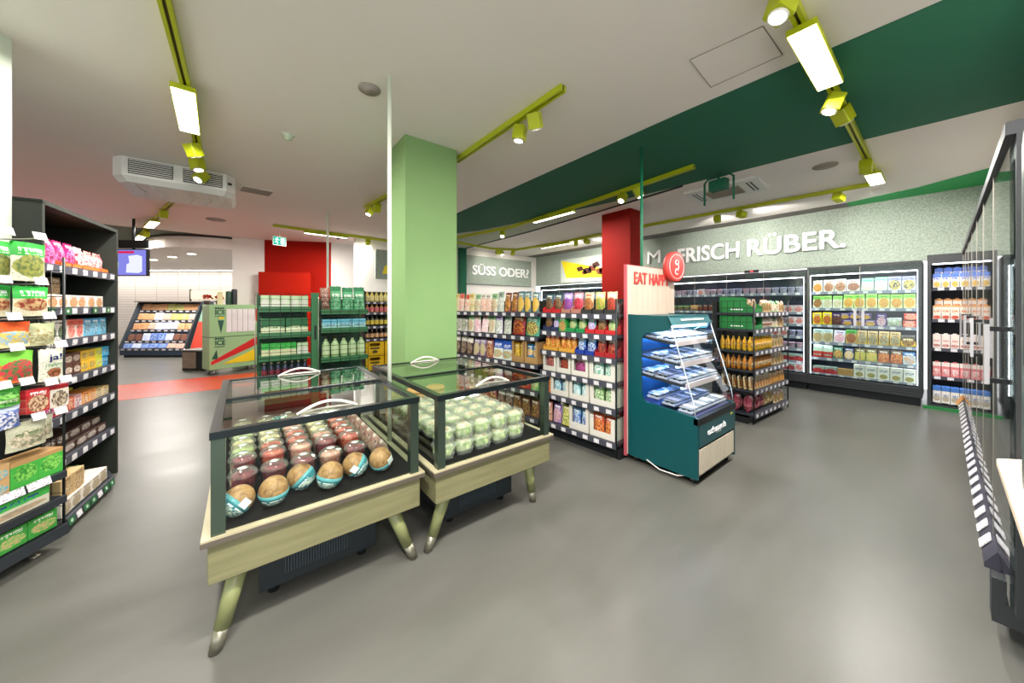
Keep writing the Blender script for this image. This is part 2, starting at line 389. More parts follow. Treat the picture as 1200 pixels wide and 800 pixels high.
def felt_mat(name, a, b_):
    m = bpy.data.materials.new(name); nt = NT(m); b = bsdf(nt, None, .9)
    tc = nt.n('ShaderNodeTexCoord'); n1 = nt.n('ShaderNodeTexNoise'); n1.inputs['Scale'].default_value = 48; n1.inputs['Detail'].default_value = 5
    r = nt.n('ShaderNodeValToRGB'); r.color_ramp.elements[0].color = hx(a); r.color_ramp.elements[1].color = hx(b_); r.color_ramp.elements[0].position = .35; r.color_ramp.elements[1].position = .65
    nt.l(tc.outputs['Object'], n1.inputs[0]); nt.l(n1.outputs[0], r.inputs[0]); nt.l(r.outputs[0], b.inputs['Base Color']); return m
def wood_mat(name, a, b_, sx=(1, 12, 12), rough=.5):
    m = bpy.data.materials.new(name); nt = NT(m); b = bsdf(nt, None, rough)
    tc = nt.n('ShaderNodeTexCoord'); mp = nt.n('ShaderNodeMapping'); mp.inputs['Scale'].default_value = sx
    n1 = nt.n('ShaderNodeTexNoise'); n1.inputs['Scale'].default_value = 3; n1.inputs['Detail'].default_value = 5
    r = nt.n('ShaderNodeValToRGB'); r.color_ramp.elements[0].color = hx(a); r.color_ramp.elements[1].color = hx(b_); r.color_ramp.elements[0].position = .3; r.color_ramp.elements[1].position = .7
    nt.l(tc.outputs['Object'], mp.inputs[0]); nt.l(mp.outputs[0], n1.inputs[0]); nt.l(n1.outputs[0], r.inputs[0]); nt.l(r.outputs[0], b.inputs['Base Color']); return m
def tile_mat():
    m = bpy.data.materials.new('white_wall_tiles'); nt = NT(m); b = bsdf(nt, None, .25)
    tc = nt.n('ShaderNodeTexCoord'); br = nt.n('ShaderNodeTexBrick'); br.offset = 0
    mp = nt.n('ShaderNodeMapping'); mp.inputs['Rotation'].default_value = (PI/2, 0, 0)
    for k, v in (('Color1', 'e6dfd8'), ('Color2', 'ded7d0'), ('Mortar', 'b3aaa2')): br.inputs[k].default_value = hx(v)
    br.inputs['Scale'].default_value = 1; br.inputs['Brick Width'].default_value = .6; br.inputs['Row Height'].default_value = .09; br.inputs['Mortar Size'].default_value = .006
    nt.l(tc.outputs['Object'], mp.inputs[0]); nt.l(mp.outputs[0], br.inputs[0]); nt.l(br.outputs[0], b.inputs['Base Color']); return m
M_FLOOR = floor_mat(); M_CEIL = mat('ceiling_plaster', 'f6f0ea', .9, var=.02, scale=.6)
M_GREEN_CEIL = mat('dark_green_paint', '0f5f44', .8, var=.04, scale=1)
M_LIGHTGREEN = mat('light_green_paint', '80a468', .7, var=.02)
M_RED = mat('red_paint', 'a01202', .7, 0, .15, var=.03)
M_FELT = felt_mat('grey_green_felt', '8a968a', 'a6b1a5')
M_WALLWHITE = mat('white_wall_paint', 'ece8e2', .8, var=.02)
M_ORANGE = mat('orange_red_floor_paint', 'd03c1a', .25, var=.04)

struct('floor', MB().box(-7, 9, -4, 19, -.06, 0), M_FLOOR)
struct('ceiling', MB().box(-7, 9, -4, 19, CEIL, CEIL+.1), M_CEIL)
# painted green band across the ceiling
up = [(2.79, -1.2), (2.75, 1.3), (2.77, 2.72), (2.81, 4.98), (2.86, 7.3)]
lo = [(3.3, 7.3), (3.6, 6.39), (3.8, 5.92), (3.984, 5.03), (4.03, 4.59), (4.28, 3.3), (4.42, 2.07), (4.515, .5), (4.565, .02), (4.66, -1.2)]
struct('ceiling_band', MB().prism(up+lo, CEIL-.004, CEIL+.001), M_GREEN_CEIL)
M_PALEGREEN = mat('pale_green_grey_paint', 'b6c0ac', .8, var=.02)
struct('trim_1', MB().prism([(3.3, 7.3), (3.6, 6.39), (3.8, 5.92), (3.984, 5.03), (4.03, 4.59), (4.28, 3.3), (4.42, 2.07), (4.555, 3.47), (4.67, 5.33), (4.7, 8.05), (3.3, 8.05)], CEIL-.003, CEIL+.001), M_PALEGREEN)
struct('trim_2', MB().tube([(4.42, 2.07, CEIL-.006), (4.555, 3.47, CEIL-.006), (4.67, 5.33, CEIL-.006), (4.7, 8.05, CEIL-.006)], .016, 6), M_BLACK)
# strip along the felt wall: green near the corner, gap's shade painted grey beyond
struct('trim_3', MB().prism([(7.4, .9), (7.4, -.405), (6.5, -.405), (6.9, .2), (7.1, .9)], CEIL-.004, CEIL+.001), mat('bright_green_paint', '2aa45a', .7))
struct('trim_4', MB().prism([(7.4, 8.1), (7.4, .9), (7.1, .9), (7.0, 3.5), (7.0, 8.1)], CEIL-.004, CEIL+.001), mat('painted_gap_shade', '77726f', .8))
# columns
struct('column_green', MB().box(1.152, 1.674, 2.997, 3.395, 0, CEIL), M_LIGHTGREEN)
struct('column_red', MB().box(4.80, 5.13, 3.06, 3.60, 0, CEIL), mat('red_column_paint', '7e0e04', .7, 0, .15))
struct('column_dark_green', MB().box(4.56, 4.74, 7.95, 8.09, 0, CEIL), M_GREEN_CEIL)
d = Vector((.454, .891)); n_ = Vector((-.891, .454)); c0 = Vector((-1.045, 3.354))
P4 = [c0, c0-d*1.6, c0-d*1.6+n_*.3, c0+n_*.3]
struct('wall_left', MB().prism([tuple(p) for p in P4], 0, CEIL), mat('pale_green_white_paint', 'dde6d6', .7, var=.02))
# back walls
struct('wall_right', MB().box(7.4, 7.52, -.405, 8.2, 2.03, CEIL), M_FELT)
struct('wall_front', MB().box(2.0, 7.52, -.53, -.405, 2.12, CEIL), M_WALLWHITE)
struct('wall_back', MB().box(4.5, 7.4, 8.1, 8.22, 0, CEIL), M_WALLWHITE)
def slab(name, p, q, m, z0=0, z1=CEIL, th=.12):
    p, q = Vector(p), Vector(q); e = (q-p).normalized(); nn = Vector((-e.y, e.x))*th
    return struct(name, MB().prism([tuple(p), tuple(q), tuple(q+nn), tuple(p+nn)], z0, z1), m)
slab('wall_back_red', (.421, 9.872), (1.71, 9.265), M_RED)
slab('wall_back_white', (-.166, 9.90), (.415, 9.876), M_WALLWHITE, th=.4)
slab('wall_back_right', (1.71, 9.265), (3.0, 9.58), M_WALLWHITE)
slab('wall_back_drinks', (2.0, 8.2), (4.5, 8.2), M_WALLWHITE)
# lower red wall box in front of the red wall
slab('wall_red_box', (.30, 9.66), (1.26, 9.20), mat('lighter_red_paint', 'ac1a06', .7, 0, .15), z0=0, z1=2.17, th=.2)
# bakery corner: lowered ceiling with a curved front, tiled wall behind
front = []
for i in range(9):
    a = i/8
    front.append((-.17-1.75*a-.25*math.sin(PI*a), 9.95-.1*a+2.3*a**2.2))
front = [(1.2, 9.98)]+front+[(-3.4, 14.2)]
struct('ceiling_lowered', MB().prism(front+[(-6, 19), (3, 19)], 2.66, CEIL-.0), mat('lowered_ceiling_paint', 'f2ece6', .9, var=.02))
struct('trim_7', MB().prism([(-2.234, 9.707), (-1.929, 9.887), (-0.957, 9.895), (-0.559, 9.968), (-1.067, 10.607), (-1.745, 12.608), (-2.512, 14.268), (-3.812, 16.568)], CEIL-.004, CEIL+.001), mat('grey_green_ceiling_paint', '56604c', .8))
edge = [(x, y-.012, 2.92) for x, y in front[1:]]
struct('trim_5', MB().tube(edge, .028, 6), mat('dark_edge_trim', '33302f', .5))
pw0, pw1 = (-4.2, 19.0), (.8, 15.1)
slab('wall_back_tiled', pw0, pw1, tile_mat(), z1=2.66)
struct('floor_stripe', MB().prism([(-5.5, 7.45), (.15, 7.55), (.3, 8.95), (-5.5, 9.1)], 0, .002), M_ORANGE)
struct('wall_far_left', MB().box(-5.6, -5.45, 2.2, 19, 0, CEIL), M_WALLWHITE)
# ---------------------------------------------------------------- hanging poles
M_POLEW = mat('pale_pole_paint', 'dfe8d6', .5)
tag(MB().tube([(.776, 2.30, .4975), (.776, 2.30, CEIL)], .0135, 12).build('power_pole', M_POLEW), 'thin pale pole rising to the ceiling between the two glass chest freezers', 'pole')
tag(MB().tube([(3.06, 1.826, 1.0), (3.06, 1.826, CEIL)], .014, 12).build('power_pole', mat('green_pole_paint', '0f6a4a', .5)), 'thin dark green ceiling pole behind the teal sushi cabinet', 'pole')
tag(MB().tube([(1.107, 6.267, 0), (1.107, 6.267, CEIL)], .018, 12).build('power_pole', M_POLEW), 'thin white pole in front of the red wall', 'pole')
# ---------------------------------------------------------------- track lights
M_YEL = mat('yellow_green_lamp_paint', 'b2bd0e', .45, var=.02); M_SLOT = mat('track_slot', '4a4310', .6)
M_PANEL = emit('lamp_diffuser', 'fff6ea', 6); M_LENS = emit('spot_lens', 'fff4e2', 10)
ZT = CEIL-.003
def area(loc, sx, sy, power, rz=0, col=(1, .96, .9), rot=None):
    l = bpy.data.lights.new('lamp_light', 'AREA'); l.shape = 'RECTANGLE'; l.size = sx; l.size_y = sy; l.energy = power; l.color = col
    o = bpy.data.objects.new('lamp_light', l); COL.objects.link(o); o.location = loc; o.rotation_euler = rot or (0, 0, rz); return o
def spot(loc, target, power, ang=70, col=(1, .95, .88)):
    l = bpy.data.lights.new('spot_light', 'SPOT'); l.energy = power; l.spot_size = math.radians(ang); l.spot_blend = .7; l.shadow_soft_size = .05; l.color = col
    o = bpy.data.objects.new('spot_light', l); COL.objects.link(o); o.location = loc
    o.rotation_euler = (Vector(target)-Vector(loc)).to_track_quat('-Z', 'Y').to_euler(); return o
def rail_part(root, p, q):
    p, q = Vector(p), Vector(q); e = (q-p).normalized(); nn = Vector((-e.y, e.x))
    mb = MB()
    for a, b in ((-.026, -.008), (.008, .026)): mb.prism([tuple(p+nn*a), tuple(q+nn*a), tuple(q+nn*b), tuple(p+nn*b)], ZT-.045, ZT)
    mb.prism([tuple(p+nn*-.008), tuple(q+nn*-.008), tuple(q+nn*.008), tuple(p+nn*.008)], ZT-.03, ZT, 'z', 1)
    mb.build('rail', [M_YEL, M_SLOT], root)
def light_panel(root, c, e, L=.75, W=.13, power=34, on=True):
    c, e = Vector(c), Vector(e).normalized(); rz = math.atan2(e.y, e.x)
    o = MB().box(-L/2, L/2, -W/2, W/2, -.035, 0).build('light_panel', M_YEL, root, loc=(c.x, c.y, ZT-.05), rz=rz)
    df = MB().box(-L/2+.006, L/2-.006, -W/2+.006, W/2-.006, -.038, -.0355).build('diffuser', M_PANEL, o)
    MB().box(-.06, .06, -.02, .02, 0, .03).build('clip', M_YEL, o)
    area((c.x, c.y, ZT-.10), L, W, power, rz)
def spot_head(root, c, aim, power=0, ang=75, s=1.0):
    """square yellow box lamp on a short neck, tilted to where it shines"""
    c = Vector((c[0], c[1], ZT-.045)); t = Vector(aim); pivot = c-Vector((0, 0, .07*s)); dr = (t-pivot).normalized()
    o = MB().tube([(0, 0, .07*s), (0, 0, -.01)], .014, 8).build('lamp_neck', M_YEL, root, loc=tuple(pivot))
    mb = MB(); mb.cbox(-.048*s, .048*s, -.048*s, .048*s, -.055*s, .055*s, .008)
    mb.lathe([(.043*s, -.056*s), (.043*s, -.066*s), (.036*s, -.066*s), (.036*s, -.057*s)], 16, m=1)
    h = mb.build('lamp_head', [M_YEL, M_WHITE], o); h.rotation_euler = dr.to_track_quat('-Z', 'Y').to_euler()
    MB().lathe([(.035*s, -.064*s), (.035*s, -.062*s)], 16).build('lens', M_LENS, o).rotation_euler = h.rotation_euler
    if power: spot(tuple(pivot+dr*.075*s), aim, power, ang)
PW = 34
def track(label, pts, panels, spots, group='yellow-green track lights'):
    root = thing('track_light', label, 'track light', (0, 0, 0))
    for p, q in zip(pts, pts[1:]): rail_part(root, p, q)
    for pn in panels: light_panel(root, *pn[:2], **(pn[2] if len(pn) > 2 else {}))
    for s_ in spots: spot_head(root, *s_[:2], **(s_[2] if len(s_) > 2 else {}))
    return root
track('long yellow track lamp above the left aisle, bright panel before ceiling cassette', [(-.30, -3.0), (-.30, 3.2), (-.34, 5.1)],
      [((-.325, 3.55), (-.03, .75)), ((-.3, .3), (0, 1)), ((-.3, -2.2), (0, 1))],  # last two panels are out of view, added as general fill
      [((-.345, 4.25), (.3, 4.9, 1)), ((-.35, 4.66), (.1, 4.2, .2), dict(power=12)), ((-.35, 5.08), (-1.2, 4.2, 1.2), dict(power=25))])
track('yellow track lamp running from ceiling cassette towards the far bakery', [(-.70, 6.6), (-1.90, 11.5)],
      [((-1.27, 8.85), (-.25, 1), dict(power=5)), ((-1.72, 10.75), (-.25, 1), dict(power=5))],
      [((-.95, 7.5), (-1.3, 8.5, 0)), ((-1.48, 9.75), (-2, 11, 0)), ((-1.9, 11.4), (-2, 13, 1))])
track('yellow track lamp crossing the dark green ceiling band, large bright panel', [(-.15, .46), (6.10, .49)],
      [((2.69, .465), (1, 0)), ((5.72, .485), (1, 0), dict(L=.5)), ((.4, .46), (1, 0))],  # last panel hangs out of view, added for fill light
      [((2.01, .475), (1.2, .9, .5)), ((3.26, .48), (2.9, 1.3, .6), dict(power=14)), ((3.52, .465), (4.6, .0, 1.4)), ((5.0, .49), (7.3, .6, 1.6), dict(power=15))])
track('yellow track lamp along the felt wall above the ready-meal fridges', [(6.16, .56), (5.98, 3.9), (6.0, 5.6), (5.85, 7.2), (5.2, 7.45), (3.95, 7.2)],
      [((6.0, 5.9), (-.02, 1), dict(W=.06, L=.9))],
      [((6.12, 2.3), (7.38, 2.6, 2.5), dict(power=36, ang=95)), ((6.11, 1.95), (7.38, 1.4, 2.5), dict(power=36, ang=95)), ((6.15, .85), (7.38, .4, 2.4), dict(power=14)),
       ((6.0, 4.9), (7.38, 5, 2.5), dict(power=34, ang=90)), ((5.98, 5.2), (7.38, 6.4, 2.5), dict(power=35, ang=90)), ((5.3, 7.3), (5.4, 8.1, 2.4), dict(power=8, ang=90)), ((5.75, 7.22), (6.2, 8.1, 2.4), dict(power=8, ang=90)), ((5.5, 7.4), (5.6, 6.2, 0))])
track('yellow track lamp under green ceiling band, slim panel above snack gondolas', [(3.86, 1.68), (3.99, 3.1), (4.08, 5.2), (3.72, 6.9)],
      [((4.03, 4.0), (-.02, 1), dict(W=.07, L=.9))],
      [((3.93, 2.62), (2.8, 2.6, 1.1), dict(power=22)), ((3.91, 2.38), (4.4, 1.6, 1.1), dict(power=14)), ((4.08, 5.45), (2.9, 4.5, .8), dict(power=22))])
track('short yellow track lamp with twin spots beside the light green column', [(1.76, 3.15), (1.755, 1.64)], [],
      [((1.80, 2.17), (1.6, 2.5, .6), dict(power=14)), ((1.77, 1.95), (2.6, 2.4, 1.0), dict(power=14))])
track('short yellow track lamp ending behind the light green column', [(1.5, 5.55), (1.62, 4.3)], [],
      [((1.51, 5.35), (.8, 5.2, 1.1), dict(power=16)), ((1.54, 5.1), (1.6, 6.5, .9))])
track('yellow track lamp in front of the red wall, slim glowing panel', [(.466, 7.861), (3.3, 8.1)],
      [((1.38, 7.95), (1, .07), dict(W=.06, L=.8))],
      [((2.22, 8.01), (2.3, 9.2, 2), dict(power=22, ang=90))])
# ---------------------------------------------------------------- ceiling fittings
M_LOUVRE = mat('louvre_dark', '2e3230', .5); M_BEIGE = mat('beige_grille', 'b0a796', .6); M_PLASTIC = mat('white_plastic', 'e6e6e0', .4)
ac = thing('ceiling_air_conditioner', 'white cassette air conditioner with black louvres hanging under the ceiling', 'air conditioner', (-.55, 5.2, 0))
mb = MB(); w0, w1 = .41, .38
T = [(-w0, 0), (w0, 0), (w0+.08, .1), (w0+.08, .72), (w0, .82), (-w0, .82), (-w0-.08, .72), (-w0-.08, .1)]
B_ = [(x*.93, .06+y*.86) for x, y in T]
mb.add([(x, y, CEIL-.005) for x, y in T]+[(x, y, 2.74) for x, y in T]+[(x, y, 2.69) for x, y in B_], [tuple(range(16, 24))]+[(i+8*k, (i+1) % 8+8*k, (i+1) % 8+8*(k+1), i+8*(k+1)) for k in (0, 1) for i in range(8)])
mb.build('housing', M_PLASTIC, ac)
for x in (-.2, .21):
    g = MB().box(x-.165, x+.165, -.008, .002, 2.765, 2.915).build('louvre_grille', M_LOUVRE, ac)
    mb = MB()
    for i in range(7): mb.box(x-.16, x+.16, -.014, -.007, 2.774+i*.021, 2.782+i*.021)
    mb.build('slat', M_PLASTIC, g)
mb = MB()
for i in range(6): mb.tube([(-.36+i*.14, .1, 2.688), (-.3+i*.14, .4, 2.684), (-.38+i*.14, .7, 2.688)], .006, 5)
mb.build('rib', M_PLASTIC, ac)
MB().lathe([(.02, -.01), (.02, .01)], 12, (.44, .02, 2.83)).build('sensor', M_LOUVRE, ac)
ac2 = thing('ceiling_air_conditioner', 'flush cassette air conditioner with beige grille at the green ceiling band', 'air conditioner', (5.03, 1.80, 0), math.radians(4))
MB().cbox(-.30, .30, -.42, .42, CEIL-.035, CEIL, .03).build('frame', M_PLASTIC, ac2)
g = MB().box(-.17, .17, -.2, .2, CEIL-.045, CEIL-.03).build('intake_grille', M_BEIGE, ac2)
mb = MB()
for i in range(12): mb.box(-.165+i*.029, -.155+i*.029, -.19, .19, CEIL-.049, CEIL-.044)
mb.build('slat', mat('beige_slat', '9a917f', .6), g)
for y in (-.33, -.29, .29, .33): MB().box(-.2, .2, y-.009, y+.009, CEIL-.038, CEIL-.034).build('air_slot', M_LOUVRE, ac2)
br = thing('ceiling_bracket', 'dark green hoop bracket holding a small box under the green ceiling band', 'bracket', (4.35, 1.62, 0), math.radians(85))
MB().tube([(-.16, 0, 2.60), (-.16, 0, 2.86), (-.12, 0, 2.90), (.12, 0, 2.90), (.16, 0, 2.86), (.16, 0, 2.60)], .012, 8).build('hoop', M_GREEN_CEIL, br)
bx = MB().box(-.09, .09, -.05, .05, 2.74, 2.86).build('box', M_GREEN_CEIL, br)
MB().box(-.05, .05, -.052, -.05, 2.79, 2.81).build('label', M_PLASTIC, bx)
MB().tube([(0, 0, 2.86), (0, 0, CEIL)], .015, 8).build('stem', M_GREEN_CEIL, br)
vt = thing('ceiling_vent', 'small grey linear vent in the ceiling beside the hanging air conditioner', 'vent', (.155, 5.72, 0), math.radians(8))
MB().box(-.18, .18, -.14, .14, CEIL-.008, CEIL).build('frame', M_PLASTIC, vt)
mb = MB()
for i in range(7): mb.box(-.16, .16, -.12+i*.036, -.10+i*.036, CEIL-.012, CEIL-.007)
mb.build('slat', mat('vent_grey', '9c938c', .6), vt)
M_SPK = mat('speaker_mesh_grey', 'a89f95', .8, var=.15, scale=120)
for x, y, r, lb in ((.712, 2.53, .075, 'round grey ceiling speaker beside the pale pole top'), (5.034, .805, .11, 'round grey ceiling speaker between green band and felt wall'), (-.36, 8.066, .14, 'round grey ceiling speaker beyond the hanging air conditioner')):
    sp = thing('ceiling_speaker', lb, 'speaker', (x, y, 0)); MB().lathe([(r, 0), (r, -.008), (r*.93, -.012)], 24, (0, 0, CEIL)).build('rim', M_SPK, sp); MB().lathe([(r*.92, -.012), (.001, -.016)], 24, (0, 0, CEIL)).build('mesh_cover', M_SPK, sp)
sp = thing('smoke_detector', 'pale green dome detector on the ceiling between lamp and column', 'smoke detector', (.33, 3.66, 0)); MB().lathe([(.045, 0), (.045, -.012), (.035, -.02), (.03, -.045), (.001, -.055)], 18, (0, 0, CEIL)).build('dome', mat('pale_green_plastic', 'cfe0c4', .5), sp); MB().lathe([(.055, 0), (.055, -.008)], 18, (0, 0, CEIL)).build('base', M_PLASTIC, sp)
sp = thing('smoke_detector', 'white round detector near the bright green ceiling corner', 'smoke detector', (6.62, .55, 0)); MB().lathe([(.06, 0), (.06, -.02), (.045, -.05), (.001, -.055)], 18, (0, 0, CEIL)).build('dome', M_PLASTIC, sp); MB().lathe([(.07, 0), (.07, -.01)], 18, (0, 0, CEIL)).build('base', M_PLASTIC, sp)
sp = thing('security_camera', 'small dark dome camera under the ceiling by the red wall', 'camera', (1.654, 8.233, 0)); MB().lathe([(.06, 0), (.06, -.03)], 16, (0, 0, CEIL)).build('base', M_PLASTIC, sp); MB().lathe([(.05, -.03), (.045, -.06), (.02, -.085), (.001, -.09)], 16, (0, 0, CEIL)).build('dome', M_BLACK, sp)
hatch = [(2.2, .986), (2.251, .615), (2.603, .611), (2.593, 1.016)]
mb = MB()
for a, b in zip(hatch, hatch[1:]+hatch[:1]): mb.tube([(a[0], a[1], CEIL-.001), (b[0], b[1], CEIL-.001)], .003, 5)
struct('trim_6', mb, mat('hatch_seam_grey', '9b948c', .8))
# exit sign
ex = thing('exit_sign', 'small glowing green and white escape-route sign hanging by the red wall', 'exit sign', (.60, 8.37, 0), math.radians(18))
MB().box(-.12, .12, -.012, .012, 2.62, 2.80).build('body', M_PLASTIC, ex)
pn = MB().box(-.11, .11, -.0145, -.0125, 2.63, 2.79).build('panel', emit('exit_green', '22a58a', .7), ex)
mb = MB(); z = 2.71
mb.box(.02, .085, -.017, -.0148, 2.65, 2.77); mb.lathe([(.001, -.012), (.012, 0), (.001, .012)], 8, (-.045, -.016, 2.765))
mb.tube([(-.045, -.016, 2.75), (-.055, -.016, 2.70), (-.03, -.016, 2.675), (-.045, -.016, 2.645)], .007, 5); mb.tube([(-.055, -.016, 2.70), (-.085, -.016, 2.675)], .006, 5); mb.tube([(-.085, -.016, 2.735), (-.045, -.016, 2.745), (-.01, -.016, 2.725)], .005, 5)
mb.build('pictogram', emit('exit_white', 'ffffff', 1.0), pn)
MB().tube([(0, 0, 2.80), (0, 0, CEIL)], .008, 6).build('stem', M_PLASTIC, ex)
# downlights of the lowered bakery ceiling
for i, (x, y) in enumerate(((-.95, 11.3), (-1.4, 12.3), (-1.9, 13.4))):
    dl = thing('downlight', f'glowing round downlight in the lowered bakery ceiling, {ORD[i]} from front', 'downlight', (x, y, 0), 0, 'bakery downlights')
    MB().lathe([(.11, 0), (.11, -.01), (.085, -.012)], 18, (0, 0, 2.66)).build('rim', M_PLASTIC, dl); MB().lathe([(.084, -.012), (.001, -.0125)], 18, (0, 0, 2.66)).build('lens', M_LENS, dl)
    area((x, y, 2.635), .16, .16, 26)
lb = thing('cove_light', 'long glowing cove strip along the top of the tiled bakery wall', 'light strip', (0, 0, 0))
d_ = (Vector(pw1)-Vector(pw0)).normalized(); n2 = Vector((-d_.y, d_.x))*-1; a0 = Vector(pw0)+d_*.6+n2*.30; a1 = Vector(pw1)-d_*.2+n2*.30
MB().prism([tuple(a0), tuple(a1), tuple(a1+n2*.25), tuple(a0+n2*.25)], 2.625, 2.655).build('housing', M_PLASTIC, lb)
MB().prism([tuple(a0+n2*.02), tuple(a1+n2*.02), tuple(a1+n2*.23), tuple(a0+n2*.23)], 2.615, 2.624).build('diffuser', emit('cove_glow', 'fff4ec', 7), lb)
# ---------------------------------------------------------------- signs on the walls
M_LETTER = mat('white_letter', 'ffffff', .5, var=0)
fs = thing('wall_lettering_sign', 'large white raised slogan letters on the felt wall above the fridges', 'sign', (7.4, 4.30, 0), -PI/2)
text('M', .42, M_LETTER, fs, (.02, -.03, 2.365), 0, width=.31, ext=.018)
text('FRISCH', .42, M_LETTER, fs, (.735, -.03, 2.32), 0, width=1.16, ext=.018, bold=.02, spacing=1.02)
text('RÜBER.', .42, M_LETTER, fs, (2.02, -.03, 2.32), 0, width=1.32, ext=.018, bold=.02, spacing=1.02)
sg = thing('hanging_sign', 'grey-green felt sign with white lettering above the sweets shelves', 'sign', (4.78, 8.1, 0))
MB().box(0, 2.35, -.07, -.01, 2.0, 2.78).build('panel', M_FELT, sg)
text('SÜSS ODER?', .36, M_LETTER, sg, (.17, -.085, 2.265), 0, width=2.05, ext=.012, bold=.015)
po = thing('wall_picture', 'picture of chocolate pieces on a yellow field, on the felt wall', 'picture', (7.4, 7.0, 0), -PI/2)
MB().box(0, 2.4, -.02, -.004, 2.06, 2.74).build('board', mat('pale_grey_board', 'c9d3c8', .7), po)
MB().prism([(.02, 2.72), (1.3, 2.42), (2.38, 2.22), (2.38, 2.1), (.22, 2.2)], -.024, -.0205, 'y').build('yellow_field', mat('poster_yellow', 'f2dd1e', .6), po)
mb = MB(); rr = random.Random(3)
for i in range(7):
    x, z_, r, an = .75+.13*i+rr.uniform(-.03, .03), 2.38+rr.uniform(-.08, .14), rr.uniform(.09, .15), rr.uniform(0, 1)
    mb.prism([(x+r*math.cos(an+k*PI/2+.5)*1.25, z_+r*math.sin(an+k*PI/2+.5)*.75) for k in range(4)], -.03, -.0245, 'y', i % 2)
mb.build('chocolate_print', [mat('choc_dark', '4a2018', .6), mat('choc_mid', '7a3a22', .6)], po)
fp = thing('wall_panel', 'plain grey-green felt panel above the drinks shelf', 'sign', (2.34, 7.9, 0))
MB().box(0, 1.4, -.05, 0, 2.0, 2.66).build('panel', M_FELT, fp); MB().prism([(.15, 2.12), (.3, 2.12), (.3, 2.34), (.2, 2.3)], -.053, -.0505, 'y').build('yellow_mark', mat('poster_yellow', 'f2dd1e', .6), fp)
# television
tvf = Frame((-2.10, 9.29), (.784, -.621))
tv = thing('television', 'ceiling-hung screen showing a white pack on violet, above the bakery', 'television', tvf.P(0, 0, 0), tvf.rz)
MB().box(0, 1.02, 0, .05, 1.92, 2.39).build('housing', M_BLACK, tv)
scn = MB().box(.015, 1.005, -.004, 0, 1.935, 2.375).build('screen', emit('screen_violet', '7f7fd6', .5), tv)
mb = MB(); mb.prism([(.66, 1.98), (.88, 1.97), (.94, 2.0), (.94, 2.26), (.86, 2.29), (.70, 2.27), (.72, 2.15), (.67, 2.12)], -.006, -.0045, 'y'); mb.build('pack_picture', emit('screen_white', 'd4d6f4', .55), scn)
MB().box(.5, .80, -.006, -.0045, 2.315, 2.355).build('red_banner', emit('screen_red', 'c02048', .55), scn)
MB().prism([(.42, 2.03), (.52, 2.02), (.53, 2.16), (.43, 2.18)], -.006, -.0045, 'y').build('green_picture', emit('screen_green', 'b6d8a0', .5), scn)
MB().box(.45, .95, .06, .10, 2.42, 2.56).build('bracket', M_BLACK, tv); MB().tube([(.7, .08, 2.4), (.7, .08, CEIL)], .02, 8).build('stem', M_BLACK, tv)
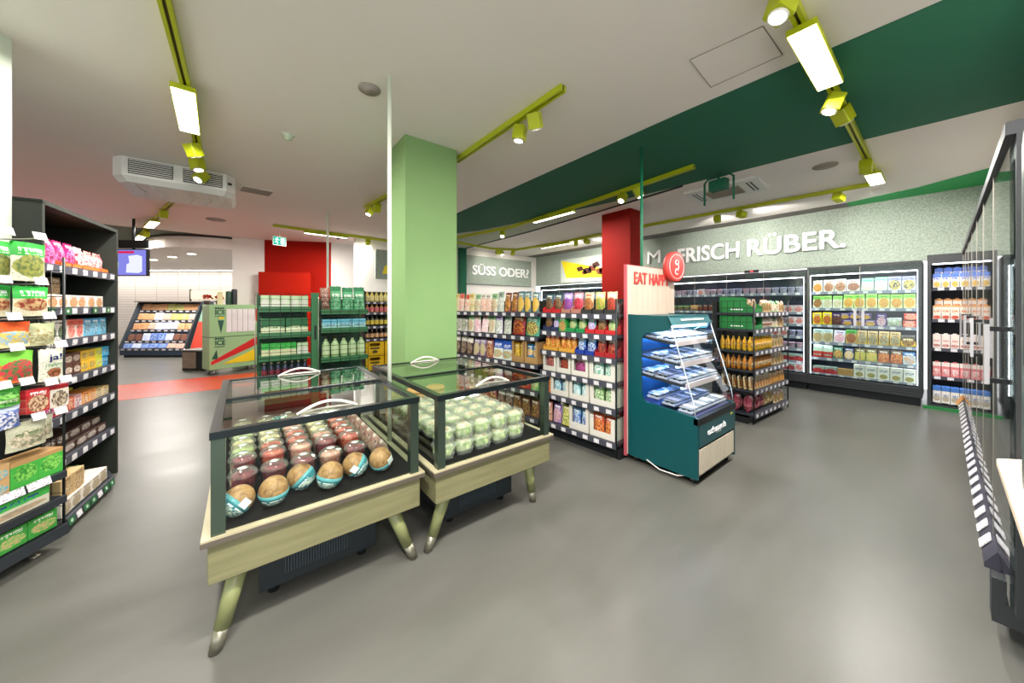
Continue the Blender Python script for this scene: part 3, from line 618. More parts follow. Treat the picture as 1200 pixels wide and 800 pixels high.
# ---------------------------------------------------------------- glass chest freezers
M_OAK = wood_mat('pale_oak_veneer', '716e4e', '7f7c5a', (1.2, 10, 14)); M_LEG = mat('pale_leg_paint', '868b5c', .4); M_TIP = mat('leg_tip_metal', '8b8878', .35, .7)
M_FRAME = mat('black_freezer_frame', '20282a', .25, .5); M_POST = mat('dark_steel_post', '56665a', .25, .8); M_DECK = mat('freezer_deck', '151515', .9, spec=.1)
M_HANDLE = mat('pale_handle', 'ece9dc', .35); M_MOTOR = mat('compressor_black', '1d262b', .45); M_GRILL = mat('compressor_grille', '39454c', .5)
M_RIMTOP = mat('pale_rim', 'aaa183', .4)
def freezer(label, x0, y0, W, Dp, feet):
    r = thing('chest_freezer', label, 'freezer', (x0, y0, 0))
    MB().box(.02, W-.02, .02, Dp-.02, .306, .474).build('cabinet_body', M_OAK, r, .004)
    mb = MB()
    for b in ((0, W, 0, .035), (0, W, Dp-.035, Dp), (0, .035, .035, Dp-.035), (W-.035, W, .035, Dp-.035)): mb.box(*b, .468, .4885)
    mb.build('steel_rim', mat('rim_steel', '6f675c', .3, .5), r); mb = MB()
    for b in ((.001, W-.001, .001, .035), (.001, W-.001, Dp-.035, Dp-.001), (.001, .035, .035, Dp-.035), (W-.035, W-.001, .035, Dp-.035)): mb.box(*b, .4885, .496)
    mb.build('pale_rim_edge', M_RIMTOP, r)
    MB().box(.035, W-.035, .035, Dp-.035, .475, .498).build('inner_deck', M_DECK, r)
    g0, g1, h0, h1, top = .03, W-.03, .016, Dp-.03, .905
    for x in (g0, g1-.045):
        for y in (h0, h1-.045): MB().box(x, x+.045, y, y+.045, .496, top-.03).build('corner_post', M_POST, r)
    mb = MB()
    for b in ((g0-.004, g1+.004, h0-.004, h0+.03), (g0-.004, g1+.004, h1-.03, h1+.004), (g0-.004, g0+.03, h0+.03, h1-.03), (g1-.03, g1+.004, h0+.03, h1-.03)): mb.box(*b, top-.03, top)
    mb.build('top_frame', M_FRAME, r)
    for nm, q in (('front_glass', [(g0+.045, h0+.012), (g1-.045, h0+.012)]), ('rear_glass', [(g0+.045, h1-.02), (g1-.045, h1-.02)]), ('side_glass', [(g0+.02, h0+.045), (g0+.02, h1-.045)]), ('side_glass', [(g1-.02, h0+.045), (g1-.02, h1-.045)])):
        a, b = q; MB().add([(a[0], a[1], .496), (b[0], b[1], .496), (b[0], b[1], top-.03), (a[0], a[1], top-.03)], [(0, 1, 2, 3)]).build(nm, M_GLASS, r)
    mid = Dp*.5
    for k, (ya, yb, z) in enumerate(((h0+.03, mid+.03, top-.012), (mid-.02, h1-.03, top-.004))):
        ld = MB().add([(g0+.03, ya, z), (g1-.03, ya, z), (g1-.03, yb, z), (g0+.03, yb, z)], [(0, 1, 2, 3)]).build('sliding_lid', M_LID, r)
        MB().box(g0+.03, g1-.03, (yb if k == 0 else ya)-.012, (yb if k == 0 else ya)+.012, z-.006, z+.006).build('lid_edge', M_FRAME, ld)
        yh = (ya+.05) if k == 0 else (yb-.05); cx = (g0+g1)/2
        hb = MB(); n = 10
        hb.tube([(cx-.13+.26*i/n, yh, z+.004+.042*math.sin(PI*i/n)) for i in range(n+1)], .007, 8)
        hb.tube([(cx-.13+.26*i/n, yh+.03*math.sin(PI*i/n), z+.006) for i in range(n+1)], .005, 8)
        hb.build('lid_handle', M_HANDLE, ld)
    for (fx, fy), (tx, ty) in zip(feet, ((.12, .10), (W-.15, .10), (.12, Dp-.12), (W-.15, Dp-.12))):
        t = Vector((tx, ty, .306)); f = Vector((fx, fy, 0)); m_ = t.lerp(f, .72)
        lg = MB().tube([t, m_], .036, 16, r2=.029).build('leg', M_LEG, r)
        MB().tube([m_, f+Vector((0, 0, .002))], .028, 16, r2=.022).build('foot_tip', M_TIP, lg)
    cp = MB().box(.19, .72, .24, Dp-.2, .05, .30).build('compressor_box', M_MOTOR, r)
    mb = MB()
    for i in range(24): mb.box(.29+i*.012, .295+i*.012, .232, .239, .10, .22)
    mb.build('vent_grille', M_GRILL, cp)
    for x in (.25, .66): MB().lathe([(.025, 0), (.025, .05)], 10, (x, .3, .0)).build('caster', M_BLACK, cp)
    return r
F1 = (-.125, 1.755); F2 = (.815, 1.705)
freezer('nearest glass-topped chest freezer on pale wooden legs, with coconuts and fruit cups', *F1, .91, 1.245, [(.04, .07), (.875, .07), (.04, 1.17), (.875, 1.17)])
freezer('glass-topped chest freezer holding salad tubs, before the light green column', *F2, .91, 1.245, [(.015, .12), (.82, .12), (.04, 1.17), (.85, 1.17)])
# coconuts
def coconut_mats():
    m = bpy.data.materials.new('coconut_shell'); nt = NT(m); b = bsdf(nt, None, .55)
    tc = nt.n('ShaderNodeTexCoord'); w = nt.n('ShaderNodeTexNoise'); w.inputs['Scale'].default_value = 38; w.inputs['Distortion'].default_value = 1.2; w.inputs['Detail'].default_value = 4
    sp = nt.n('ShaderNodeSeparateXYZ'); no = nt.n('ShaderNodeTexNoise'); no.inputs['Scale'].default_value = 40
    r = nt.n('ShaderNodeValToRGB'); r.color_ramp.elements[0].color = hx('7a5630'); r.color_ramp.elements[0].position = .35; r.color_ramp.elements[1].position = .65; r.color_ramp.elements[1].color = hx('b08a5a')
    nt.l(tc.outputs['Object'], w.inputs[0]); nt.l(w.outputs['Color'], r.inputs[0]); nt.l(r.outputs[0], b.inputs['Base Color']); return m
M_COCO = coconut_mats(); M_WRAP = pack('357a84', '5a9aa0', 'cfd6c4', '2f6a78', 'eaf3f0', hdr=.8, tz=.6, pz=.3, pr=.2, rough=.2); M_TAGW = mat('white_tag', 'e6ecec', .4)
cx = [(-.012, 1.846), (.114, 1.85), (.228, 1.918), (.342, 1.848), (.468, 1.89), (.592, 1.87)]
tl = [(.9, 'tilted, at the left end by the corner post'), (.0, 'second from the left'), (-.8, 'third from left, behind its neighbours'), (.25, 'fourth from left, plain brown face'), (-.9, 'fifth from left, label sideways'), (-.5, 'at the right end')]
cme = None
for i, ((x, y), (rl, w_)) in enumerate(zip(cx, tl)):
    c = thing('coconut', f'wrapped brown drinking coconut in nearest freezer, {w_}', 'coconut', (x, y+.027, .5670), random.uniform(-.5, .5), 'wrapped coconuts')
    c.rotation_euler = (random.uniform(-.2, .3), rl, random.uniform(-.6, .6))
    rnd = random.Random(i); mb = MB()
    mb.lathe([(.058*math.sin(PI*k/14)**.9 if 0 < k < 14 else .0005, -.058*math.cos(PI*k/14)*1.06) for k in range(15)], 20); mb.build('shell', M_COCO, c)
    mb = MB(); mb.lathe([(.0595*math.sin(PI*k/14)**.9, -.0595*math.cos(PI*k/14)*1.06) for k in range(1, 8)], 20); mb.build('label_wrap', M_WRAP, c)
    MB().box(-.012, .022, -.0612, -.0585, -.012, .022).build('paper_tag', M_TAGW, c) if i in (0, 4, 5) else None
# fruit cups
M_CUPC = []
for nm, a, b_ in (('red_fruit', 'c83a30', 'ec8468'), ('dark_fruit', '701f34', 'a84450'), ('green_fruit', 'b8c878', 'e8ecb8'), ('pale_fruit', 'ecd498', 'f6e8c4'), ('pink_fruit', 'ec9688', 'f8c8b4')):
    m = bpy.data.materials.new(nm); nt = NT(m); b = bsdf(nt, None, .35); tc = nt.n('ShaderNodeTexCoord'); v = nt.n('ShaderNodeTexVoronoi'); v.inputs['Scale'].default_value = 60
    r = nt.n('ShaderNodeValToRGB'); r.color_ramp.elements[0].color = hx(a); r.color_ramp.elements[1].color = hx(b_); r.color_ramp.elements[0].position = .2; r.color_ramp.elements[1].position = .9
    nt.l(tc.outputs['Object'], v.inputs[0]); nt.l(v.outputs['Color'], r.inputs[0]); nt.l(r.outputs[0], b.inputs['Base Color']); M_CUPC.append(m)
M_CUP = glass('cup_plastic', 'f8faf6', .12, .5, haze=.06); M_STICK = mat('white_sticker', 'e8ece6', .4)
ME_FILL = [MB().lathe([(.036, .003), (.041, .075), (.036, .088), (.001, .094)], 14).mesh('fruit_filling', m) for m in M_CUPC]
ME_CUP = MB().lathe([(.0385, 0), (.0445, .082), (.049, .084)], 14).mesh('cup_wall', M_CUP)
ME_LIDC = MB().lathe([(.049, .086), (.044, .098), (.03, .108), (.0005, .110)], 14).mesh('dome_lid', M_CUP)
ME_STK = MB().lathe([(.018, .1105), (.0005, .1112)], 10).mesh('sticker', M_STICK)
FN = ('red fruit', 'dark berry', 'green fruit', 'pale fruit', 'pink fruit')
pat = [[1, 1, 1, 4, 1], [1, 0, 4, 1, 0], [2, 0, 0, 4, 0], [3, 3, 0, 3, 0], [2, 3, 4, 3, 0], [2, 2, 3, 3, 2], [2, 2, 2, 3, 2], [2, 2, 2, 2, 2]]
for rw in range(7):
    for cl in range(5):
        k = pat[rw][cl]; z = .4995+(.03 if rw else 0)
        c = thing('fruit_cup', f'clear cup of {FN[k]}, {ORD[rw]} row behind the coconuts, {ORD[cl]} from left', 'cup', (.005+cl*.124+random.uniform(-.001, .001), 2.062+rw*.1245+random.uniform(-.001, .001), z), random.uniform(0, 6), 'cut fruit cups in the nearest freezer')
        c.scale = (1.23, 1.23, 1.2)
        for nm, me in (('fruit_filling', ME_FILL[k]), ('cup_wall', ME_CUP), ('dome_lid', ME_LIDC), ('sticker', ME_STK)): child(nm, me, c)
S('pink_reflect', 'salad_bag', 'salad bag', 'pillow', .10, .13, .08, 'brown-pink snack salad bag', pack('b79a8c', 'a87f74', 'c9b29a', '8c5f52', 'e6dcd2'))
for i in range(7):
    put('pink_reflect', (.675, 1.99+i*.125, .517), 1.2, f'brown-pink salad bag along the right glass of nearest freezer, {ORD[i]} from front', 'salad bags along the right glass', tilt=.2)  # bags added where the right glass mirrors the fruit cups
MB_ = MB().box(.618, .624, 1.93, 2.9, .4985, .60).build('freezer_divider', M_FRAME); tag(MB_, 'low dark divider between fruit cups and brown-pink bags in nearest freezer', 'divider')
# salad tubs
def leaf_mat(nm, a, b_, c_):
    m = bpy.data.materials.new(nm); nt = NT(m); b = bsdf(nt, None, .5); tc = nt.n('ShaderNodeTexCoord'); v = nt.n('ShaderNodeTexNoise'); v.inputs['Scale'].default_value = 38; v.inputs['Detail'].default_value = 3
    oi = nt.n('ShaderNodeObjectInfo'); ad = nt.n('ShaderNodeVectorMath', operation='ADD'); nt.l(tc.outputs['Object'], ad.inputs[0]); nt.l(oi.outputs['Random'], ad.inputs[1])
    r = nt.n('ShaderNodeValToRGB'); r.color_ramp.elements[0].color = hx(a); r.color_ramp.elements[0].position = .35; r.color_ramp.elements[1].color = hx(c_); r.color_ramp.elements[1].position = .7; e = r.color_ramp.elements.new(.5); e.color = hx(b_)
    nt.l(ad.outputs[0], v.inputs[0]); nt.l(v.outputs['Fac'], r.inputs[0]); nt.l(r.outputs[0], b.inputs['Base Color']); return m
M_LEAF = leaf_mat('lettuce', '8fae62', 'c9d69a', 'eef0d4'); M_TOPP = leaf_mat('salad_topping', 'd9a86e', 'ece0c0', 'f2ece0')
M_TUB = glass('tub_plastic', 'f6f8f2', .12, .55, haze=.16)
def sq(a, z): return [(-a, -a, z), (a, -a, z), (a, a, z), (-a, a, z)]
def tap(mb, secs, m=0, cap=True):
    vs = []; 
    for a, z in secs:
        c = a*.3; vs += [(-a+c, -a, z), (a-c, -a, z), (a, -a+c, z), (a, a-c, z), (a-c, a, z), (-a+c, a, z), (-a, a-c, z), (-a, -a+c, z)]
    fs = [(i*8+j, i*8+(j+1) % 8, (i+1)*8+(j+1) % 8, (i+1)*8+j) for i in range(len(secs)-1) for j in range(8)]
    if cap: fs += [tuple(range(7, -1, -1)), tuple(len(vs)-8+j for j in range(8))]
    return mb.add(vs, fs, m, False)
rnd = random.Random(5)
def lumpy(secs, n=20):
    mb = MB(); mb.lathe(secs, n); mb.v = [(x*(1+rnd.uniform(-.08, .08)), y*(1+rnd.uniform(-.08, .08)), z+rnd.uniform(-.004, .004)) for x, y, z in mb.v]; return mb
ME_LEAF = lumpy([(.044, .004), (.055, .03), (.058, .06), (.048, .072), (.02, .08), (.001, .082)]).mesh('salad_leaves', M_LEAF)
ME_TOP = lumpy([(.045, .07), (.035, .082), (.001, .088)], 14).mesh('salad_topping', M_TOPP)
ME_TUB = tap(MB(), [(.050, 0), (.0565, .028), (.0535, .032), (.0595, .066), (.063, .068)], cap=False).mesh('tub_wall', M_TUB)
ME_TLID = tap(MB(), [(.063, .069), (.060, .080), (.052, .092)], cap=True).mesh('tub_lid', M_TUB)
def tub(x, y, z, lb, grp):
    c = thing('salad_tub', lb, 'salad tub', (x, y, z), random.uniform(-.08, .08), grp)
    for nm, me in (('salad_leaves', ME_LEAF), ('salad_topping', ME_TOP), ('tub_wall', ME_TUB), ('tub_lid', ME_TLID)): child(nm, me, c)
fx = F2[0]+.122
for cl in range(5):
    for rw in range(6):
        for lv in range(2):
            if rw > 0 and lv == 0 and cl < 4 and rw < 5: continue
            tub(fx+.006+cl*.132+random.uniform(-.003, .003), F2[1]+.145+rw*.137, .50+lv*.0935, f'clear tub of green salad, {"upper" if lv else "lower"}, {ORD[rw]} row, {ORD[cl]} from left, second chest freezer', 'salad tubs stacked in the second freezer')
M_BAMB = wood_mat('bamboo', 'b5813e', 'd2a25c', (30, 30, 4))
for i, (x, y) in enumerate(((F2[0]+.15, 2.71), (F2[0]+.32, 2.71), (F2[0]+.49, 2.71))):
    for lv in range(2):
        b = thing('bamboo_steamer', f'round golden bamboo-look box, {"upper" if lv else "lower"} of pair, {ORD[i]} from left, rear of second freezer', 'round box', (x, y, .50+lv*.115), 0, 'round boxes in the second freezer')
        MB().lathe([(.078, 0), (.078, .065), (.074, .067)], 20).build('bowl', M_BAMB, b); MB().lathe([(.082, .068), (.082, .088), (.07, .1), (.001, .104)], 20).build('lid', M_BAMB, b)
S('brown_reflect', 'nut_bag', 'snack bag', 'pillow', .12, .13, .09, 'brown nut mix bag', pack('8a6a4a', '7a5a40', 'b89a68', '4f3524', 'd8c8a8', hdr=.9, pz=.45, pr=.5))
S('violet_reflect', 'nut_bag', 'snack bag', 'pillow', .12, .13, .09, 'speckled violet-brown snack bag', pack('7a6a78', '6a5a68', 'c0b0b8', '4a3a48', 'e0d8e0', hdr=.9, pz=.45, pr=.5))
for i in range(6):
    k = 'brown_reflect' if i < 4 else 'violet_reflect'
    put(k, (F2[0]+.818, F2[1]+.20+i*.145, .515), 1.3, f"{SPEC[k]['look']} along the right glass of second freezer, {ORD[i]} from front", 'snack bags along the right glass', tilt=.15, sz=1.3)  # bags added in place of the brown reflection in the right glass

# ---------------------------------------------------------------- teal sushi cabinet
M_TEAL = mat('teal_laminate', '064d52', .35, var=.02); M_PINK = mat('pink_edge', 'c85a66', .5); M_PLY = wood_mat('pale_plywood', 'c9b4a2', 'd2c0b0', (8, 8, .6)); M_BLUE = mat('blue_lining', '3aa4f0', .4)
M_REDL = mat('red_letter', 'd8423c', .5); M_CREAM = mat('cream_slats', 'd8cdb8', .6); M_TEALD = mat('dark_teal_header', '0d5c64', .35)
eh = thing('sushi_cabinet', 'teal open sushi cabinet on casters with tall pale wooden back board', 'refrigerated cabinet', (2.745, 1.17, 0))
W = .76
prof = [(0, .055), (.61, .055), (.61, 1.323), (.235, 1.31), (.202, 1.24), (.225, 1.195), (.43, 1.16), (.46, 1.13), (.475, 1.09), (.475, .64), (.462, .59), (.43, .565), (.02, .535), (0, .52)]
for x in (0, W-.025): MB().prism(prof, x, x+.025, 'x').build('side_panel', M_TEAL, eh)
MB().box(-.012, W+.1, .612, .638, .04, 1.775).build('back_board_edge', M_PINK, eh)
bb = MB().box(-.002, W+.098, .602, .6125, .06, 1.768).build('back_board', M_PLY, eh)
mb = MB()
for i in range(9): mb.box(.06+i*.09, .063+i*.09, .6, .6021, 1.33, 1.6)
mb.build('groove', mat('plywood_groove', 'cbb49c', .6), bb)
text('EAT HAPPY', .155, M_REDL, bb, (.085, .598, 1.605), 0, width=.64, ext=.006, bold=.012)
ds = MB().lathe([(.155, -.05), (.155, 0), (.14, .006), (.0005, .006)], 32); o = ds.build('round_sign', M_REDL, eh); o.location = (.755, .53, 1.80); o.rotation_euler = (PI/2, 0, math.radians(-6))
def arc(cx, cy, r, a0, a1, z, n=10): return [(cx+r*math.cos(a0+(a1-a0)*i/n), cy+r*math.sin(a0+(a1-a0)*i/n), z) for i in range(n+1)]
mb = MB(); mb.tube(arc(0, .04, .028, -.3, 4.4, .008)+arc(.0, .0, .03, 1.9, -2.4, .008), .005, 6); mb.tube(arc(-.005, -.055, .026, .4, 5.6, .008), .005, 6); mb.tube(arc(0, 0, .125, 0, 2*PI, .007, 28), .0025, 5)
mb.build('emblem', M_LETTER, o)
MB().box(.025, W-.025, .59, .60, .5, 1.28).build('inner_back', M_BLUE, eh)
MB().box(.025, W-.025, .03, .6, .27, .53).build('inner_deck', mat('deck_violet_grey', '50507a', .4, .2), eh)
MB().box(.025, W-.025, .225, .6, 1.285, 1.315).build('roof', M_TEAL, eh)
hd = MB().prism([(.198, 1.24), (.21, 1.235), (.245, 1.312), (.233, 1.318)], .0, W, 'x').build('header', M_TEALD, eh)
mb = MB(); x = .16; rr = random.Random(2)
while x < W-.16:
    wl = rr.uniform(.012, .022); h = rr.uniform(.011, .016)
    if rr.random() > .14: mb.box(x, x+wl, .198, .212, 1.272, 1.272+h)
    x += wl+.004
lt = mb.build('lettering', M_LETTER, hd); lt.location = (0, .006, 0)
MB().box(.03, W-.03, .225, .25, 1.215, 1.232).build('led_strip', emit('cool_led', '9cc0ff', 7), eh)
def gl_curve(n=10):
    pts = [(.205, 1.235), (.165, 1.10), (.12, .95), (.07, .78), (.03, .64), (.016, .545)]
    return pts
gp = gl_curve(); mb = MB(); vs = []
for y, z in gp: vs += [(.004, y, z), (W-.004, y, z)]
mb.add(vs, [(2*i, 2*i+1, 2*i+3, 2*i+2) for i in range(len(gp)-1)]); mb.build('curved_front_glass', M_GLASS, eh)
for x in (.002, W-.002): MB().tube([(x, y, z) for y, z in gp], .004, 6).build('glass_edge', mat('bright_glass_edge', 'dfe9ee', .2), eh)
for x in (.006, W-.006):
    poly = gp+[(.43, .57), (.472, .64), (.472, 1.09), (.43, 1.158), (.225, 1.193)]
    MB().add([(x, y, z) for y, z in poly], [tuple(range(len(poly)))]).build('side_glass', glass('side_glass', 'f4f8fa', .03, .5), eh)
fp_ = MB().box(.025, W-.025, -.004, .03, .30, .475).build('front_panel', M_TEAL, eh)
text('eathappy.de', .075, M_LETTER, fp_, (.17, -.006, .365), 0, width=.36, ext=.002)
MB().box(.64, .68, -.007, -.004, .44, .455).build('badge', mat('yellow_badge', 'c9c23a', .4), fp_)
MB().box(.0, W, -.008, .03, .475, .525).build('front_edge', M_BLACK, eh)
gr = MB().box(.03, W-.03, .004, .03, .085, .285).build('lower_grille', M_BLACK, eh); mb = MB()
for i in range(22): mb.box(.035+i*.0315, .035+i*.0315+.021, -.004, .004, .09, .28)
mb.build('slat', M_CREAM, gr)
MB().box(.02, W-.02, .02, .60, .055, .085).build('base_tray', M_STEEL, eh)
for x in (.06, W-.06):
    for y in (.06, .55):
        c = MB().tube([(x-.012, y, .026), (x+.012, y, .026)], .026, 14).build('caster', M_BLACK, eh); MB().box(x-.016, x+.016, y-.01, y+.01, .026, .058).build('fork', M_STEEL, c)
MB().tube([(.0, .42, .07), (-.005, .3, .03), (.0, .16, .035), (.05, .05, .06)], .005, 6).build('power_cord', M_WHITE, eh)
M_TRAYB = mat('sushi_tray_grey', 'b8bccc', .35); M_RICE = mat('rice', 'f0ede4', .6); M_SALMON = mat('salmon', 'e8865c', .5); M_NORI = mat('nori', '20302a', .5)
ME_STRAY = MB().box(-.085, .085, 0, .11, 0, .018).mesh('sushi_tray', M_TRAYB, .003)
mb = MB()
for i in range(6):
    for j in range(2): mb.lathe([(.0115, .018, 1), (.0115, .030, 1), (.008, .031, 0), (.0005, .032, 0)], 8, (-.066+i*.0265, .032+j*.045, 0))
ME_ROLLS = mb.mesh('sushi_rolls', [M_RICE, M_NORI])
ME_SLAB = MB().box(-.081, .081, .004, .106, .034, .040).mesh('clear_cover', glass('sushi_cover', 'eef2fa', .15, .5, haze=.3))
ME_SLEEVE = MB().box(-.03, .03, .001, .109, .0405, .0415).mesh('paper_band', pack('e6e4ee', 'd0cfe0', '6a6a90', 'c06a6a', '50507a', hdr=2, pz=.5, tz=9))
def sushi(fr_pt, rz, tilt, lb):
    c = thing('sushi_box', lb, 'sushi box', fr_pt, rz, 'sushi boxes in the teal cabinet'); c.rotation_euler = (tilt, 0, rz)
    for nm, me in (('tray', ME_STRAY), ('sushi_rolls', ME_ROLLS), ('clear_cover', ME_SLAB), ('paper_band', ME_SLEEVE)): child(nm, me, c)
for si, (z, yf, nm) in enumerate(((1.075, .20, 'top shelf'), (.905, .155, 'second shelf'), (.74, .115, 'third shelf'))):
    sh = MB().prism([(yf, z), (.595, z+.055), (.595, z+.075), (yf, z+.02)], .03, W-.03, 'x').build('shelf', M_SHELF, eh)
    MB().box(.05, W-.12, yf-.012, yf-.001, z-.012, z+.032).build('price_strip', mat('pale_pink_strip', 'e2cfd6', .5), sh)
    MB().box(.03, W-.03, yf+.01, yf+.03, z-.012, z-.002).build('led_strip', emit('cool_led', '9cc0ff', 7), sh); MB().box(.04, W-.04, .572, .586, z+.03, z+.046).build('led_strip', emit('blue_led', '8ab8ff', 10), sh)
    tl_ = math.atan2(.055, .595-yf)
    for c in range(4):
        for rw in range(2 if si < 2 else 3):
            y = yf+.02+rw*.125
            sushi((2.745+.123+c*.171, 1.17+y, z+.021+(y-yf)*math.tan(tl_)), random.uniform(-.03, .03), tl_, f'covered sushi box on {nm} of teal cabinet, {ORD[c]} from left, row {("one","two","three")[rw]} from front')
for c in range(4):
    for rw in range(3):
        sushi((2.745+.123+c*.171, 1.17+.06+rw*.135, .537+.03*rw), random.uniform(-.04, .04), .06, f'covered sushi box on bottom deck of teal cabinet, {ORD[c]} from left, row {("one","two","three")[rw]} from front')
area((2.745+W/2, 1.17+.28, 1.22), .6, .05, 4, 0, (.6, .78, 1))
# ---------------------------------------------------------------- products
def P(*a, **k): return pack(*a, **k)
# crisps, sweets
for k, look, c in (
 ('c_teal', 'dark teal crisp bag', ('2c5a62', '24484f', '8a6a4a', '3a2a20', 'e8e8e0')), ('c_purple', 'purple crisp bag', ('8a6ac8', 'b39ae0', 'a04a8a', '6a4aa0', 'f0e8f4')),
 ('c_pink', 'pinkish red sweets bag', ('e0607a', 'f0a0b0', 'a02838', 'c84050', 'fff0f0')), ('c_beige', 'beige nut bag', ('d8b890', 'e8d8b0', 'b07840', '8a4a30', 'c03828')),
 ('c_lime', 'lime green nut bag', ('b0c860', 'd8d890', '6a9a3a', 'c89a50', 'f6f6e0')), ('c_redbeige', 'red and beige nut bag', ('d8a07a', 'e0c8a0', 'c04a38', '8a3a2a', 'fff0e0')),
 ('c_brown', 'brown snack bag', ('7a5038', '5a3828', 'b88a50', '3a2418', 'f0e0c8')), ('c_green', 'green snack bag', ('4a9a50', '2a7a3a', '90b86a', 'd0c89a', 'eef6e4')),
 ('c_tealpurp', 'teal and violet snack bag', ('6aa0a0', '4a7a80', 'b8a0d8', 'd8d0e8', 'ffffff')), ('c_chili', 'red and yellow crisp bag', ('d89a38', 'b02420', 'e8c860', 'c83a20', 'fff4d0')),
 ('c_blue', 'blue crisp bag', ('3a6ac0', '6aa0c8', 'c8dcf0', '2a4a9a', 'ffffff')), ('c_darkred', 'dark red snack bag', ('8a2028', '6a3a30', 'c86048', '501418', 'f0d8c8')),
 ('c_sour', 'red-brown sweets bag', ('a84038', '703028', 'd88078', '58221c', 'fff0e8')), ('c_magenta', 'magenta and brown sweets bag', ('8a4a50', '5a3a38', 'c05a98', '6a2a4a', 'ffe8f0')),
 ('c_mint', 'white and mint sweets bag', ('a8d0c0', '4a9a7a', 'e8f4ee', '78b8a0', 'ffffff')), ('c_ocean', 'deep blue sweets bag', ('3a6a98', '2a4a68', '8ac0d0', 'e0eef0', 'ffffff')),
 ('c_aqua', 'turquoise sweets bag', ('4aa0a8', '2a7a80', 'a8dce0', 'f0f6f6', 'ffffff')), ('c_veg', 'green and white sweets bag', ('8ab870', '4a8a40', 'e0eccc', '68a058', 'ffffff')),
 ('c_orange', 'orange-red sweets bag', ('d86a38', 'b84a28', 'f0a860', 'a02a1c', 'fff0e0')), ('c_tan', 'tan and red snack bag', ('c89a80', 'b07060', 'e0c8a8', '8a4030', 'ffffff')),
 ('c_violet', 'violet snack bag', ('9a78b0', '7a5898', 'd8b8c8', 'c08a90', 'ffffff')), ('c_yellow', 'yellow-green snack bag', ('c8c050', 'a0a030', 'e8e090', '7a9038', 'fff8d8'))):
    S(k, 'snack_bag', 'snack bag', 'bag', .125, .20, .06, look, P(*c))
for k, look, c in (
 ('w_cream', 'cream and yellow liquorice bag', ('e8dcb0', 'd8d080', 'c8b070', 'f4eccc', 'b04030')), ('w_red', 'white and red gummy bag', ('ecdcd0', 'd86a58', 'e89a80', 'f6ece4', 'c83028')),
 ('w_green', 'white and green gummy bag', ('e0e0d0', '8ab080', 'd8a08a', 'c8d8b0', '3a7a4a')), ('w_peach', 'pale peach gummy bag', ('e8c8b0', 'd8dcd0', 'e0a090', 'f4e4d4', '8a5a48')),
 ('w_pale', 'pale grey-green gummy bag', ('c8d0c4', '9ab0a0', 'e8e4dc', 'a8b8a8', '5a6a60')), ('w_lav', 'white and lavender gummy bag', ('e4dcec', 'c0b0d8', 'a8c0a0', 'f4f0f4', '5a4a80')),
 ('w_dark', 'white and black liquorice bag', ('e4e0dc', '4a4a44', '8a9a80', 'd0ccc4', '2a2a2a')), ('w_pink', 'white and pink marshmallow bag', ('f0d8dc', '9ab890', 'e8a8b8', 'fbf2f2', 'c04868')),
 ('w_rust', 'rust brown chocolate bag', ('8a4a3a', '6a3028', 'd89a48', '5a2a1c', 'f0d8a8')), ('w_petrol', 'petrol blue snack bag', ('3a6470', '547a84', 'e0a848', 'd8c060', 'e8ecdc')),
 ('w_choc', 'black and white chocolate bag', ('3a2c28', 'e0d8d0', '6a4a3a', 'a89888', 'f0ece4')), ('w_mixc', 'violet mixed sweets bag', ('6a5a78', '8a7a98', 'b8c878', 'd0a0a8', 'f0e8f0')),
 ('w_brick', 'brick red sweets bag', ('a86050', '8a4a58', 'd8a878', '6a3028', 'f8ecd8'))):
    S(k, 'sweets_bag', 'sweets bag', 'bag', .13, .235, .06, look, P(*c))
S('b_bluewhite', 'sweets_bag', 'sweets bag', 'bag', .17, .25, .035, 'big blue and white sweets bag', P('e4ece8', '2a5ac0', 'd8a07a', 'a8c8a0', 'f4f8ff', hdr=.55, tz=.7, pz=.25, pr=.2))
S('b_darkred', 'sweets_bag', 'sweets bag', 'bag', .21, .22, .08, 'wide dark red crisp bag', P('a0282c', '7a2420', 'd87838', '5a1a14', 'f0d0a0'))
S('b_green', 'sweets_bag', 'sweets bag', 'bag', .21, .21, .08, 'wide sea-green crisp bag', P('4aa888', '3a8a70', 'c8c870', '8a5a38', 'e8f4e8'))
for k, look, c, ik, m in (
 ('t_red', 'red shelf carton', 'c02028', 'c_teal', 1), ('t_redm', 'bright red shelf carton', 'c8222a', 'c_brown', 1), ('t_redt', 'red shelf carton', 'c8222a', 'c_tealpurp', 1), ('t_redg', 'red shelf carton', 'c8222a', 'c_green', 1),
 ('t_pinkp', 'pinkish brown shelf carton', 'b07868', 'c_purple', 1), ('t_pinkr', 'pinkish brown shelf carton', 'b07868', 'c_pink', 1), ('t_blk1', 'black shelf carton', '2a2a28', 'c_beige', 1), ('t_blk2', 'black shelf carton', '2a2a28', 'c_lime', 1), ('t_blk3', 'black shelf carton', '2a2a28', 'c_redbeige', 1),
 ('t_navy', 'navy shelf carton', '2a3458', 'c_brown', 1), ('t_navy2', 'navy shelf carton', '2a3458', 'c_tealpurp', 1), ('t_grn', 'green shelf carton', '1c8a4a', 'c_green', 1), ('t_blue', 'royal blue shelf carton', '1c3a9a', 'c_blue', 1), ('t_redd', 'dark red shelf carton', 'a81c24', 'c_darkred', 1)):
    S(k, 'shelf_carton', 'shelf carton', 'tray', .14, .15, .16, look, mat('carton_'+c, c, .5)); SPEC[k]['inner'] = (ik, m)
S('t_chili', 'shelf_carton', 'shelf carton', 'tray', .27, .14, .16, 'yellow-orange shelf carton', mat('carton_y', 'd8a040', .5)); SPEC['t_chili']['inner'] = ('c_chili', 3)
S('t_green_closed', 'display_box', 'box', 'box', .13, .16, .12, 'bright green nut box', P('1ea04a', '168a3c', 'c8a868', '8a6a38', 'e8f4d8'))
